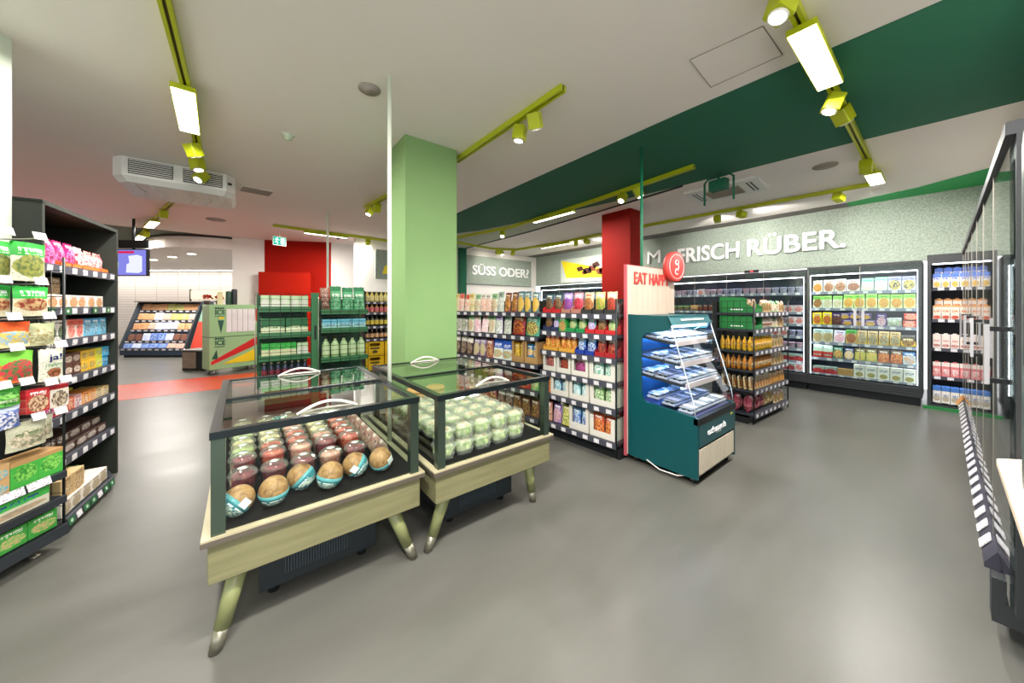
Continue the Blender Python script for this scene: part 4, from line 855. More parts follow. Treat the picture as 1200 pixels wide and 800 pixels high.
M_CARTON_W = mat('white_carton', 'e2ded4', .6)
for k, look, w, h, ik, m in (('w1', 'white display carton', .2, .175, 'c_sour', 1), ('w2', 'white display carton', .2, .175, 'c_darkred', 1), ('w3', 'white display carton', .22, .175, 'c_magenta', 1), ('w4', 'wide white display carton', .30, .175, 'c_mint', 2),
 ('w5', 'white display carton', .28, .19, 'c_ocean', 2), ('w6', 'white display carton', .28, .19, 'c_aqua', 2), ('w7', 'white display carton', .32, .19, 'c_veg', 2), ('w8', 'tall white display carton', .26, .25, 'c_blue', 2), ('w9', 'white display carton', .30, .20, 'c_orange', 2)):
    S(k, 'display_carton', 'display carton', 'window', w, h, .22, look, M_CARTON_W); SPEC[k]['inner'] = (ik, m)
M_KRAFT = mat('kraft_carton', 'b8905c', .7)
S('k1', 'display_carton', 'display carton', 'window', .20, .245, .22, 'tan display carton', M_KRAFT); SPEC['k1']['inner'] = ('c_yel', 2)
S('k2', 'display_carton', 'display carton', 'window', .20, .25, .22, 'tan display carton', M_KRAFT); SPEC['k2']['inner'] = ('c_by', 2)
S('c_yel', 'snack_bag', 'snack bag', 'bag', .10, .21, .05, 'yellow sweets bag', P('e0b828', 'c89a20', 'f0d860', 'b87820', 'fff4c0')); S('c_by', 'snack_bag', 'snack bag', 'bag', .10, .21, .05, 'blue and yellow sweets bag', P('2a8ab0', '1c6a98', 'e8dc50', 'd8a0b0', 'ffffff', pz=.55, pr=.18, px=.6))
# ---------------------------------------------------------------- snack gondolas
frB = Frame((2.566, 2.735), (.064, -.998))
shelving('shop_shelf', 'dark snack shelf with white cartons, between freezer and teal sushi cabinet', 'shelf', frB, .925, .45, (1.32, 1.13, .92, .70, .46, .16), 1.46, None, tags=7, ends=(('r', 'glass'),))
g = 'snacks on the near snack shelf'; F_ = 'near snack shelf'; CLEAR[F_] = (1.32, 1.13, .92, .70, .46, .16)
row(frB, 't_red*2 t_pinkp t_pinkr t_blk1 t_blk2 t_blk3', 1.32, .01, .905, 'top shelf', F_, g)
row(frB, 't_navy t_navy2 t_green_closed t_grn*2 t_redt t_redm t_redg', 1.13, .01, .905, 'second shelf', F_, g)
row(frB, 't_chili*2 t_blue*2 t_redd*2', .92, .01, .905, 'third shelf', F_, g)
row(frB, 'w1 w2 w3 w4', .70, .01, .905, 'fourth shelf', F_, g)
row(frB, 'c_orange w5 w6 w7', .46, .01, .905, 'fifth shelf', F_, g)
row(frB, 'c_tan c_violet c_yellow w8 w9', .16, .01, .905, 'bottom shelf', F_, g)
frA = Frame((2.226, 4.735), (.169, -.986))
shelving('shop_shelf', 'dark sweets shelf with bags, directly right of the light green column', 'shelf', frA, 1.99, .45, (1.32, 1.05, .74, .44, .14), 1.46, None, tags=14)
g = 'sweets on the far sweets shelf'; F_ = 'sweets shelf'; CLEAR[F_] = (1.32, 1.05, .74, .44, .14)
row(frA, 'w_cream*2 w_red*2 w_cream w_green w_peach*2 w_green w_pale w_rust*2 w_petrol*3', 1.32, .35, 1.97, 'top shelf', F_, g)
row(frA, 'w_lav w_dark*2 w_green w_pink*2 w_green w_lav w_pale b_darkred b_green', 1.05, .35, 1.97, 'second shelf', F_, g)
row(frA, 'w_brick w_choc*3 w_mixc*2 w_brick b_bluewhite*2 k1 k2', .74, .35, 1.97, 'third shelf', F_, g)
row(frA, 'w_pale*2 w_green*2 c_lime*2 w_brick w_red c_darkred*2 b_darkred c_green', .44, .35, 1.97, 'fourth shelf', F_, g)
row(frA, 'w_rust*2 w_peach*3 w_brick*2 w_choc*2 c_brown*3', .14, .35, 1.97, 'bottom shelf', F_, g)
# ---------------------------------------------------------------- sauce stand with wire sides
frC = Frame((4.69, 1.375), (.998, -.058))
shelving('shop_shelf', 'black wire-sided shelf of sauce bottles beyond the teal sushi cabinet', 'shelf', frC, 1.12, .46, (1.315, 1.115, .855, .63, .395, .12), 1.46, None, base_z=.1, tags=8, ends=(('l', 'wire'), ('r', 'wire')))
M_GBOX = mat('green_display_board', '1c7a38', .5)
S('s_yel', 'sauce_bottle', 'sauce bottle', 'squeeze', .055, .17, .055, 'yellow sauce squeeze bottle', [P('e0a828', 'c8501c', 'f0d060', '7a2a18', 'fff0c0', hdr=.9, tz=.5, pz=.35, pr=.15), mat('yellow_cap', 'e8c030', .4)])
S('s_org', 'sauce_bottle', 'sauce bottle', 'squeeze', .055, .165, .055, 'orange-brown sauce bottle', [P('c88838', 'd8b060', 'e8d8a0', '6a2a18', 'fff0d0', hdr=.9, tz=.5, pz=.35, pr=.15), mat('orange_cap', 'd88a28', .4)])
S('s_red', 'sauce_bottle', 'sauce bottle', 'squeeze', .055, .15, .055, 'red and white dressing bottle', [P('d8c8b8', '9a2a20', 'c85040', '4a7a48', 'ffffff', hdr=.9, tz=.5, pz=.35, pr=.2), mat('white_cap', 'eae6dc', .4)])
S('s_pkt', 'sauce_packet', 'packet', 'sleeve', .075, .15, .03, 'cream sauce packet', P('cdb684', 'e0d0a8', 'b07838', '8a5028', '6a3018'))
S('s_pktb', 'sauce_packet', 'packet', 'sleeve', .075, .14, .03, 'brown and orange sauce packet', P('a87848', 'c89858', 'e8a838', '5a3018', 'fff0d8'))
S('s_net', 'net_bag', 'net bag', 'pillow', .14, .21, .11, 'red pasta net bag', P('a8485a', '8a3848', 'c87a80', '702838', 'f0d8d8'))
S('s_nety', 'net_bag', 'net bag', 'pillow', .14, .20, .10, 'yellow pasta bag', P('c8b070', 'b09858', 'e0d0a0', 'a08848', 'fff4d8'))
S('s_bagw', 'snack_bag', 'snack bag', 'bag', .10, .15, .05, 'beige and red soup bag', P('d8c0a0', 'c8a080', 'c06850', '4a8a4a', 'ffffff'))
S('s_bagg', 'snack_bag', 'snack bag', 'bag', .10, .15, .05, 'green and white soup bag', P('9ac08a', '3a8a4a', 'e8ecd8', 'b07050', 'ffffff'))
g = 'goods on the sauce shelf'; F_ = 'sauce shelf'; CLEAR[F_] = (1.315, 1.115, .855, .63, .395, .12)
row(frC, 's_bagw*4 s_bagg*3 s_bagw*2', 1.315, .34, 1.09, 'top shelf', F_, g)
row(frC, 's_red*5 s_bagg*2 s_bagw*2', 1.115, .36, 1.09, 'second shelf', F_, g)
row(frC, 's_yel*11 s_bagw*4', .855, .02, 1.09, 'third shelf', F_, g)
row(frC, 's_org*11 s_bagw*4', .63, .02, 1.09, 'fourth shelf', F_, g)
row(frC, 's_pkt*7 s_pktb*6', .395, .02, 1.09, 'fifth shelf', F_, g)
row(frC, 's_net*3 s_nety*2 s_bagw*3', .12, .02, 1.09, 'bottom shelf', F_, g)
for rw in range(1, 6):      # the rows behind, seen through the wire side
    for z, k, nm in ((.855, 's_yel', 'third shelf'), (.63, 's_org', 'fourth shelf')):
        put(k, frC.P(.055, .02+rw*.062, z+.0015), frC.rz, f"{SPEC[k]['look']}, {ORD[rw]} row back along wire side, {nm}, sauce shelf", g)
    put('s_pkt', frC.P(.06, .02+rw*.06, .403), frC.rz, f"{SPEC['s_pkt']['look']}, {ORD[rw]} row back along wire side, fifth shelf, sauce shelf", g, tilt=.12)
for rw in range(1, 3): put('s_net', frC.P(.09, .03+rw*.12, .122), frC.rz, f"red pasta net bag, {ORD[rw]} row back along wire side, bottom shelf, sauce shelf", g)
for k, (z, poly, lb) in enumerate(((1.316, [(.02, 0), (.38, 0), (.38, .19), (.22, .19), (.02, .07)], 'green display box with slanting front on top shelf of the sauce shelf'), (1.116, [(.02, 0), (.38, 0), (.38, .16), (.02, .16)], 'green square display box on second shelf of the sauce shelf'))):
    b = thing('display_box', lb, 'display box', frC.P(.025, 0, z), frC.rz, 'green display boxes')
    for x in (0, .29): MB().prism(poly, x, x+.006, 'x').build('side_wall', M_GBOX, b)
    MB().box(.006, .29, .374, .38, 0, poly[3][1]).build('rear_wall', M_GBOX, b); MB().box(.006, .29, .02, .026, 0, .05).build('front_lip', M_GBOX, b); MB().box(.006, .29, .026, .374, 0, .006).build('floor_board', M_GBOX, b)
    for q in range(2): put('s_bagw' if k == 0 else 's_red', frC.P(.10+.13*q, .06, z+.012), frC.rz, f'{"beige soup bag" if k == 0 else "red dressing bottle"}, {("left","right")[q]} of two inside green display box, {("top","second")[k]} shelf', g)
    mb = MB(); 
    for q in range(5): mb.box(-.002, -.0005, .12+q*.028, .14+q*.028, .03, .045)
    mb.build('lettering', M_LETTER, b)

# ---------------------------------------------------------------- wall of fridges
M_NAVY = mat('dark_navy_lining', '2b3648', .5); M_FBODY = mat('fridge_charcoal', '34373a', .55, .1); M_RAILW = mat('blue_grey_rail', '8f95a8', .4, .1); M_SHELFW = mat('pale_fridge_shelf', 'b9c3d4', .35, .1); M_LEDS = emit('shelf_led', 'f0f4ff', 8); M_LED2 = emit('fridge_led', 'f2f6ff', 4)
M_HGREY = mat('handle_grey', 'bdbcc2', .35)
def door_handle(x, dr):
    hb = MB(); hb.box(x-.016, x+.016, -.052, -.04, 1.09, 1.325)
    for z in (1.10, 1.305): hb.box(x-.012, x+.012, -.048, -.0125, z-.006, z+.012, 1)
    hb.build('door_handle', [M_HGREY, M_BLACK], dr)
def fridge(name, label, fr, W, D, H, zs, doors, tags=7, base=.26, led=True, lining=None, handles=True, cat='fridge', cut=0, hus=None):
    r = thing(name, label, cat, fr.P(0, 0, 0), fr.rz); L = lining or M_NAVY
    WB = W-cut; mb = MB(); mb.box(0, WB, 0, D, max(.02, base-.14), base-.0)
    for i in range(4 if base > .2 and not cut else 0): mb.box(0.01, WB-.01, -.012, 0, base-.13+i*.034, base-.112+i*.034)
    mb.build('lower_front', M_FBODY, r); MB().box(.02, WB-.02, .06, D, 0, max(.02, base-.14)).build('plinth', M_BLACK, r)
    for x in (0, W-.035): MB().box(x, x+.035, 0, D, base, H).build('side_wall', M_FBODY, r)
    MB().box(.035, W-.035, D-.03, D, base, H).build('rear_lining', L, r)
    MB().box(.035, W-.035, .0, D-.03, H-.12, H).build('canopy', M_FBODY, r)
    MB().box(.04, W-.04, .04, D-.03, base, base+.02).build('floor_deck', mat('matte_black_deck', '17191c', .9, spec=.1), r)
    if led:
        for x in ((.037, W-.047) if led != 'top' else ()): MB().box(x, x+.006, .016, .03, base+.03, H-.13).build('led_strip', M_LED2, r)
        MB().box(.05, W-.05, .03, .06, H-.132, H-.1205).build('led_strip', M_LEDS, r)
    for z in zs:
        mb = MB(); mb.box(.036, W-.036, .07, D-.03, z-.018, z); mb.box(.036, W-.036, .058, .07, z-.04, z+.004, 1)
        sh = mb.build('shelf', [M_SHELFW if led is True else M_SHELF, M_RAILW if led is True else M_RAIL], r)
        if led: MB().box(.04, W-.04, .075, .09, z-.0245, z-.0185).build('led_strip', M_LEDS, sh)
        for i in range(tags): child('price_tag', TAGMESH, sh, (.05+(i+.5)*(W-.1)/tags+random.uniform(-.02, .02), .057, z-.018))
    if doors:
        dw = (W-.02)/doors
        for i in range(doors):
            x0 = .01+i*dw+.003; x1 = .01+(i+1)*dw-.003
            dr = MB().box(x0, x1, -.012, -.004, base+.02, H-.03).build('glass_door', M_DOOR, r)
            MB().box(x0, x0+.006, -.0135, -.0025, base+.02, H-.03).build('door_edge', M_STEEL, dr)
            if handles:
                for hx_ in ([x1-.04 if i % 2 == 0 else x0+.04] if hus is None else [q for q in hus if x0-.003 <= q < x1+.003]): door_handle(hx_, dr)
    return r
X0 = 7.35
frD = Frame((X0, 1.40), (0, -1)); WD = 1.225
fridge('wall_fridge', 'tall glass-door fridge of packed ready meals in six colourful rows', frD, WD, .62, 2.02, (1.62, 1.36, 1.09, .81, .555, .30), 2, tags=8)
def R(k, look, w, h, d, c, name='meal_pack', cat='food pack', shape='sleeve', **kw): S(k, name, cat, shape, w, h, d, look, P(*c, **kw))
R('d_sand', 'white and orange meal pack', .12, 0.198, .035, ('e8e0d4', 'ece4d8', 'd89a40', 'b87030', 'b04838'))
R('d_saus', 'white sausage pack', .13, 0.198, .035, ('ece6dc', 'e4dccf', '9a6448', 'c09078', '7a3a38'))
R('d_wide', 'wide white sausage pack', .15, 0.185, .035, ('e8e4dc', 'ece8e0', '8a5a48', 'b08070', '7a3a38'))
R('d_mint', 'mint green ham pack', .13, 0.198, .035, ('c8e4d0', '8cd0ac', 'e0b0a8', 'd8d8cc', '3a8a6a'))
R('d_ring', 'grey-violet and yellow pack', .13, 0.198, .035, ('d4d0d8', '8a88b0', 'd8c060', '3a3a4a', '5a5a80'))
R('d_gb', 'green and brown veggie pack', .12, 0.198, .035, ('dfe6cc', '7ab850', '8a5a38', 'a87848', '3a7a2a'))
R('d_gw', 'green and white veggie pack', .12, 0.198, .035, ('e8ecdc', '8ac860', 'e0d8c0', 'c0b890', '3a8a2a'))
R('d_gy', 'green and yellow veggie pack', .125, 0.205, .035, ('dce8a8', '84c84c', 'd8a848', 'c88a38', '2f7a24'))
R('d_yel', 'yellow cheese pack', .115, 0.198, .035, ('ecd21c', 'e8c818', 'c87838', 'a85828', '2a5ab0'))
R('d_purb', 'purple-brown mousse pack', .11, .19, .05, ('5a3038', '4a2a78', '8a5848', '3a201c', 'e8d0b8'), shape='box')
R('d_pury', 'purple and yellow cheese box', .12, .088, .06, ('5a3a90', '4c2c80', 'd8b050', 'c09038', 'f0e4f4'), shape='box', hdr=2)
R('d_purs', 'tall purple striped box', .10, .19, .05, ('6a4a98', '553488', 'e0e0e8', 'c05070', 'f0e8f8'), shape='box')
R('d_red', 'red cheese tub', .125, .092, .08, ('d84838', 'c03028', 'f0b8a0', 'e88868', 'fff0e8'), shape='box', hdr=2)
R('d_beige', 'beige and teal meal pack', .12, 0.198, .035, ('d8ccb0', 'c0d0c8', 'c89858', '8a9a80', '3a7a78'))
R('d_wpink', 'white and pink meal pack', .13, 0.198, .035, ('eae4e8', 'd8d8e4', 'd890a8', 'ecc8d0', '8a4a88'))
R('d_kraftg', 'kraft and green meal pack', .125, 0.205, .035, ('c8a868', '5aa048', 'a86a38', '8a5030', '2a6a2a'))
R('d_kraft', 'kraft and yellow meal pack', .105, 0.205, .035, ('d8b048', 'd0b078', 'a8b090', '9a6a40', '5a4a28'))
R('d_blky', 'black and yellow meal pack', .14, 0.169, .04, ('e0b428', '2c2620', 'a87838', '5a3a20', 'f0e0b0'), hdr=.5, tz=.62)
R('d_rg', 'red and pale green meal pack', .125, 0.195, .04, ('c03030', 'b8ccb8', 'b8ccb8', '6a8a70', 'ffffff'), hdr=.5, pz=.2, pr=.05)
R('d_green2', 'green rimmed meal pack', .125, 0.182, .04, ('4a7a5a', '3a6a50', 'd8a860', 'a07840', 'e8f0e0'))
R('d_dark', 'dark blue meal pack', .125, 0.182, .04, ('3a4058', '2c3450', 'd8a848', 'e0d0c0', 'e8e8f0'))
R('d_or', 'orange-brown meal pack', .125, 0.182, .04, ('b8603c', '5a4a3a', 'd8904c', 'a84830', 'f0e0d0'))
R('d_lime', 'yellow-green meal pack', .125, 0.182, .04, ('a8a848', '6a5a38', 'd8b058', 'b0b860', 'f0f0d0'))
R('d_bluor', 'blue and orange meal pack', .13, 0.182, .04, ('c8d8e4', '3a6a98', 'd8a070', 'b0c4d4', 'ffffff'))
R('d_redlow', 'low red meal tray', .16, .11, .12, ('b82830', '9aa8a0', '8a2028', 'd05050', 'ffffff'), shape='box', hdr=.6, tz=9)
R('d_kraftlow', 'low kraft meal tray', .20, .10, .12, ('b08a58', '9a7a50', 'a07848', 'c09860', '6a4a28'), shape='box', hdr=2, tz=9)
R('d_wbox', 'white meal box with red corner', .135, .19, .10, ('eae6de', 'e4e0d8', 'b89a50', '8a9a60', '3a5a88'), shape='box', hdr=2, pz=.25, pr=.18, px=.35, tz=.7)
R('d_oval', 'silver oval salad pack', .15, .13, .06, ('c8ccc4', 'd8dcd8', '8ab078', 'e0e0d8', '4a5a58'), shape='pillow')
g = 'packs in the ready-meal fridge'; F_ = 'ready-meal fridge'; CLEAR[F_] = (1.88, 1.62, 1.36, 1.09, .81, .555, .30)
u0, u1 = .055, WD-.055
row(frD, 'd_sand d_saus*2 d_wide d_mint*2 d_ring*2', 1.62, u0, u1, 'top shelf', F_, g, v=.075)
row(frD, 'd_gb d_gw*2 d_gy*6', 1.36, u0, u1, 'second shelf', F_, g, v=.075)
row(frD, 'd_yel*2 d_purb d_pury*3 d_purs d_oval d_red', 1.09, u0, u1, 'third shelf', F_, g, v=.075)
row(frD, 'd_beige*2 d_wpink d_kraftg d_kraft*4 d_blky', .81, u0, u1, 'fourth shelf', F_, g, v=.075)
row(frD, 'd_rg*2 d_green2 d_dark d_lime*2 d_or*2 d_bluor', .555, u0, u1, 'fifth shelf', F_, g, v=.075)
row(frD, 'd_redlow*2 d_kraftlow d_wbox*5', .30, u0, u1, 'bottom shelf', F_, g, v=.075)
tot = 0
for i, k in enumerate(('d_pury', 'd_pury', 'd_pury', 'd_red')):   # second tier
    u = (.437, .553, .668, 1.115)[i]; put(k, frD.P(u, .078, 1.09+(.1035 if k == 'd_red' else .1)+.004), frD.rz, f"{SPEC[k]['look']} stacked on another, {('first','second','third','last')[i]} upper pack, third shelf, ready-meal fridge", g)
# left part of the wall
frD2 = Frame((X0, 3.80), (0, -1)); WD2 = 2.40; ZD2 = (1.62, 1.29, 1.09, .88, .67, .46, .30)
fridge('wall_fridge', 'long glass-door fridge of small white and pink pots behind the sushi cabinet', frD2, WD2, .62, 2.0, ZD2, 4, tags=14, handles=False)
R('p_wp', 'white and pink pudding pot', .10, .10, .09, ('e8e0e8', 'd0a8b8', 'b06878', 'e8d8d8', '7a4a68'), 'pudding_pot', 'pot', 'pot')
R('p_wb', 'white and violet yoghurt pot', .10, .10, .09, ('e4e4ec', 'c0bcd8', '8a88a8', 'd8c8d0', '4a4a78'), 'yoghurt_pot', 'pot', 'pot')
R('p_wr', 'white and red dessert box', .11, .115, .09, ('ece6e6', 'dcc8cc', 'c04848', 'd8a8a0', '8a3048'), 'dessert_box', 'box', 'box')
R('p_jar', 'brown antipasti jar', .085, .13, .08, ('6a3028', '4a2420', '8a4a38', '58261e', 'e0c0a0'), 'sauce_jar', 'jar', 'jar')
R('p_grn', 'green lidded antipasti tub', .11, .11, .09, ('9aa068', '8ac060', 'b8a070', '6a5838', 'e8e0c8'), 'antipasti_tub', 'tub', 'pot')
R('p_bread', 'round orange-tan bread pack', .13, .12, .10, ('c89058', 'd8a468', 'b87840', 'd8b080', 'a86a38'), 'bread_pack', 'bread pack', 'pillow')
g = 'pots in the long pot fridge'; F_ = 'pot fridge'; CLEAR[F_] = ZD2
row(frD2, 'p_wp*3 p_wb*2 p_wr p_wp*3 p_wb*3 p_wp*4 p_wb*4', 1.62, .06, WD2-.06, 'top shelf', F_, g, v=.075, lift=.0)
row(frD2, 'p_grn*3 p_bread p_jar*8 p_wp*3 p_wb*2 p_wr*2', 1.29, .06, WD2-.06, 'second shelf', F_, g, v=.075)
for zi, nm, it in ((2, 'third shelf', 'p_wr p_wb p_wp*2 p_wr*2'), (3, 'fourth shelf', 'p_wp*2 p_wr*2 p_wb*2'), (4, 'fifth shelf', 'p_wb*3 p_wp*3'), (5, 'sixth shelf', 'd_rg*3 d_redlow*2'), (6, 'bottom shelf', 'd_redlow*3 p_wr')):
    row(frD2, it, ZD2[zi], WD2-.72, WD2-.06, nm, F_, g, v=.075)
frD3 = Frame((X0, 7.85), (0, -1))
fridge('wall_fridge', 'far wall fridge whose top shows above the snack shelf by the red column', frD3, 4.04, .62, 2.0, (1.62, 1.3), 5, tags=10, handles=False)
row(frD3, 'p_wb*5 p_wp*5 p_wb*4 p_wp*4', 1.62, .2, 2.6, 'top shelf', 'far wall fridge', 'pots in the far wall fridge', v=.075)
fu = thing('fridge_display', 'small black temperature display under the felt wall lettering', 'display', frD2.P(1.62, -.03, 2.0), -PI/2); MB().box(-.11, .11, 0, .03, .002, .05).build('housing', M_BLACK, fu); MB().box(-.02, .03, -.003, 0, .015, .04).build('readout', emit('readout_red', 'd04048', 1), fu)
# dairy cabinet in the corner
frE = Frame((X0, .135), (0, -1)); ZE = (1.643, 1.215, .823, .441, .083)
r = fridge('dairy_cabinet', 'open dark cabinet of milk and drink cartons at the corner of the felt wall', frE, .54, .55, 2.09, ZE, 0, tags=4, base=.06, led='top', lining=mat('black_lining', '15171a', .6), cat='fridge')
MB().box(-.04, .58, -.03, .0, .0, .04).build('green_foot', mat('green_foot', '1f7a3a', .5), r)
R('e_blue', 'blue and white milk carton', .072, .2, .072, ('e8e4e0', '5a7ac8', 'e0c060', 'c89a50', '4a6ac0'), 'milk_carton', 'milk carton', 'brick', hdr=.7, tz=.6, pz=.22, pr=.2, px=.4)
R('e_org', 'white and orange drink carton', .072, .2, .072, ('ece0d4', 'e8a868', 'd86a48', 'b84a48', 'd87838'), 'drink_carton', 'drink carton', 'brick', hdr=.86, tz=.55, pz=.14, pr=.12)
R('e_wht', 'white and pale pink drink carton', .072, .2, .072, ('ece0d8', 'e8d4cc', 'a85a58', 'd8a8a0', 'c87870'), 'drink_carton', 'drink carton', 'brick', hdr=2, tz=.5, pz=.18, pr=.1)
R('e_red', 'pink-red drink carton', .072, .2, .072, ('e0787c', 'ece0d8', 'c84850', 'f0e0d8', 'ffffff'), 'drink_carton', 'drink carton', 'brick', hdr=.72, tz=.45, pz=.25, pr=.15)
R('e_fresh', 'white milk carton with blue top', .078, .23, .078, ('ece8e0', '4a7ac0', 'c8b898', 'a8a090', '4a6ab0'), 'milk_carton', 'milk carton', 'carton', hdr=.72, tz=.45, pz=.25, pr=.16)
for k in ('e_blue', 'e_org', 'e_wht', 'e_red', 'e_fresh'): SPEC[k]['mats'].append(mat('carton_cap_'+k, {'e_blue': '5a7ac8', 'e_org': 'e8a868', 'e_wht': 'e8d8d0', 'e_red': 'd86a6c', 'e_fresh': '3a6ab8'}[k], .4))
g = 'cartons in the dairy cabinet'; CLEAR['dairy cabinet'] = ZE
for z, k, nm in zip(ZE, ('e_blue', 'e_org', 'e_wht', 'e_red', 'e_fresh'), ('top shelf', 'second shelf', 'third shelf', 'fourth shelf', 'bottom shelf')):
    row(frE, f'{k}*6', z, .045, .50, nm, 'dairy cabinet', g, v=.075, back=0, jit=.3)
    for i in range(5): put(k, frE.P(.10+i*.078, .075+.17, z+.0015+.085 if k != 'e_fresh' else z+.0015), frE.rz, f"{SPEC[k]['look']}, rear row standing higher, {ORD[i]} from left, {nm}, dairy cabinet", g) if k in ('e_blue', 'e_org') else None
    if k in ('e_blue', 'e_org'):
        b = MB().box(.06, .47, .235, .335, z+.001, z+.084).build('carton_riser', M_SHELF, None, loc=frE.P(0, 0, 0), rz=frE.rz); tag(b, f'dark riser under the rear row, {nm} of dairy cabinet', 'riser')
# ---------------------------------------------------------------- long glass-door fridge on the right
frG = Frame((6.46, -.155), (-1, 0)); WG = 4.40
r = fridge('glass_door_fridge', 'long row of glass fridge doors seen edge-on along the right wall', frG, WG, .66, 2.03, (1.62, 1.3, .98, .66), 7, tags=0, base=.34, led=False, lining=mat('black_lining', '15171a', .6), cut=.36, hus=(.91, 1.95, 2.98, 4.12))
rl = MB().prism([(-.045, .30), (-.012, .36), (-.004, .36), (-.004, .28), (-.045, .28)], 0, WG-.44, 'x').build('label_rail', mat('violet_grey_rail', '3e3d4a', .4, 0), r)
for i in range(21): child('price_tag', TAGMESH, rl, (.35+i*.172, -.034, .328), (-.55, 0, 0), (1.5, 1, 1.5))
for i in range(3): child('price_tag', MB().box(-.035, .035, -.004, 0, -.045, .045).mesh('offer_tag', pack('e8a030', 'e0902a', 'c86a28', 'f0c060', '8a3a1c', hdr=.8)), rl, (.03+i*.09, -.036, .335), (-.5, 0, 0))
MB().box(0, WG, -.022, .0, 1.985, 2.03).build('top_rail', M_FBODY, r); MB().box(WG-.47, WG-.37, -.03, .25, .10, .28).build('corner_guard', M_FBODY, r)
R('g_milk', 'pale drink carton', .075, .2, .075, ('d8d4d0', 'b8b8c8', 'a89a90', 'c8c0b8', '5a5a70'), 'drink_carton', 'drink carton', 'brick')
# pale table with the dark tall housing at the picture's edge
tb = thing('counter_table', 'pale wooden counter top on dark base at the right picture edge', 'counter', (1.2, -.112, 0))
MB().cbox(-.5, .85, -.7, 0, .858, .885, .05).build('table_top', wood_mat('pale_birch', 'dcc8b0', 'e6d6c2', (1, 8, 8)), tb, .003)
MB().box(-.5, .66, -.66, -.06, .05, .858).build('base_cabinet', mat('graphite_base', '3f4442', .5), tb); MB().box(-.5, .62, -.64, -.09, 0, .05).build('plinth', M_BLACK, tb)
dp = thing('dark_machine', 'tall dark rounded housing standing on the pale counter at picture edge', 'machine', (1.2, -.14, .8865))
MB().prism([(.05, 0), (.53, 0), (.55, .02), (.55, .96), (.52, 1.0), (.05, 1.0)], -.45, 0, 'y').build('housing', mat('blue_grey_housing', '4a5556', .4), dp)
MB().box(.12, .48, -.0, .004, .35, .9).build('front_panel', M_BLACK, dp)
# ---------------------------------------------------------------- left: tall dark bay
frL = Frame((-.952, 3.355), (.12, .993)); WL = .955
rb = shelving('tall_shelf', 'tall dark shelf bay of boxed sweets and coffee behind the hanging-bag rack', 'shelf', frL, WL, .42, (1.657, 1.386, 1.172, .915, .677, .39), 2.03, None, base_z=.10, tags=7, ends=(('r', 'panel'), ('l', 'panel')), plinth_in=.04)
MB().box(-.012, WL+.012, -.02, .42, 2.01, 2.035).build('top_panel', M_DARKGREEN, rb)
mb = MB(); mb.box(-.0, .62, -.10, .36, .055, .08); mb.box(-.0, .62, -.112, -.10, .03, .09, 1); mb.prism([(.62, -.112), (.80, -.02), (.90, .36), (.62, .36)], .055, .085)
bs = mb.build('shelf', [M_SHELF, M_RAIL], rb)
M_GTAG = pack('1c5a34', '1c5a34', 'e8eee8', '7ab088', 'ffffff', hdr=2, tz=9, pz=.5, pr=.25, px=.2)
GT = MB().box(-.034, .034, -.004, 0, -.022, .022).mesh('green_price_tag', M_GTAG)
for i in range(7): child('price_tag' if i in (1, 4) else 'green_tag', TAGMESH if i in (1, 4) else GT, bs, (.04+i*.088, -.1135, .06), (-.2, 0, 0))
for u in (.0, .17, .52, .72): child('green_tag', GT, [c for c in rb.children if c.name.startswith('shelf')][1], (.08+u, -.0175, 1.364), (0, 0, 0))
R('l_pinkbig', 'magenta and white candy bag', .17, .20, .07, ('e0509a', 'd83088', 'f0e0ea', 'c82878', 'ffffff'), 'candy_bag', 'candy bag', 'bag')
R('l_mag', 'magenta candy bag', .13, .17, .06, ('c82068', 'a01858', 'e878b0', '80104a', 'ffe0f0'), 'candy_bag', 'candy bag', 'bag')
R('l_redw', 'red and white candy bag', .12, .16, .06, ('d83848', 'f0b8b8', 'f4e0dc', 'b82030', 'ffffff'), 'candy_bag', 'candy bag', 'bag')
R('l_pale', 'pale pink candy bag', .12, .15, .06, ('ecb8b4', 'e89890', 'e06870', 'f4dcd4', 'c83048'), 'candy_bag', 'candy bag', 'bag')
S('lt_or', 'shelf_carton', 'shelf carton', 'tray', .15, .11, .16, 'orange shelf carton', mat('carton_orange', 'e07830', .5)); SPEC['lt_or']['inner'] = ('l_redw', 1)
S('lt_or2', 'shelf_carton', 'shelf carton', 'tray', .15, .11, .16, 'orange shelf carton', mat('carton_orange', 'e07830', .5)); SPEC['lt_or2']['inner'] = ('l_mag', 1)
S('lt_or3', 'shelf_carton', 'shelf carton', 'tray', .15, .11, .16, 'orange shelf carton', mat('carton_orange', 'e07830', .5)); SPEC['lt_or3']['inner'] = ('l_pale', 1)
R('l_cream', 'white bar box with brown print', .12, .085, .14, ('ece4d8', 'e4dacb', 'c8a078', 'a87850', 'b84838'), 'bar_box', 'box', 'box', hdr=2, pz=.4, pr=.4)
R('l_nuts', 'clear jar of mixed nuts', .11, .13, .10, ('c89a50', '9ab8a0', '8a5a30', 'e0c078', 'e8f0e0'), 'nut_jar', 'jar', 'jar')
R('l_brownpk', 'small brown standing packet', .10, .12, .02, ('9a7850', '8a6840', 'c8a878', '5a3a20', 'f0e0c0'), 'brown_packet', 'packet', 'box')
R('l_white', 'white tea box', .12, .13, .12, ('e8e2da', 'dcd4c8', '7a8a70', '4a5a48', '5a3a30'), 'tea_box', 'box', 'box', hdr=2)
R('l_wred', 'white and red tea box', .11, .13, .12, ('e4d8d0', 'd86858', 'c84848', 'e8b0a0', 'a82828'), 'tea_box', 'box', 'box')
R('l_cyan', 'cyan blue box', .12, .13, .12, ('6ab8d8', '3a98c8', 'a8d8e8', '2a6a98', 'ffffff'), 'blue_box', 'box', 'box')
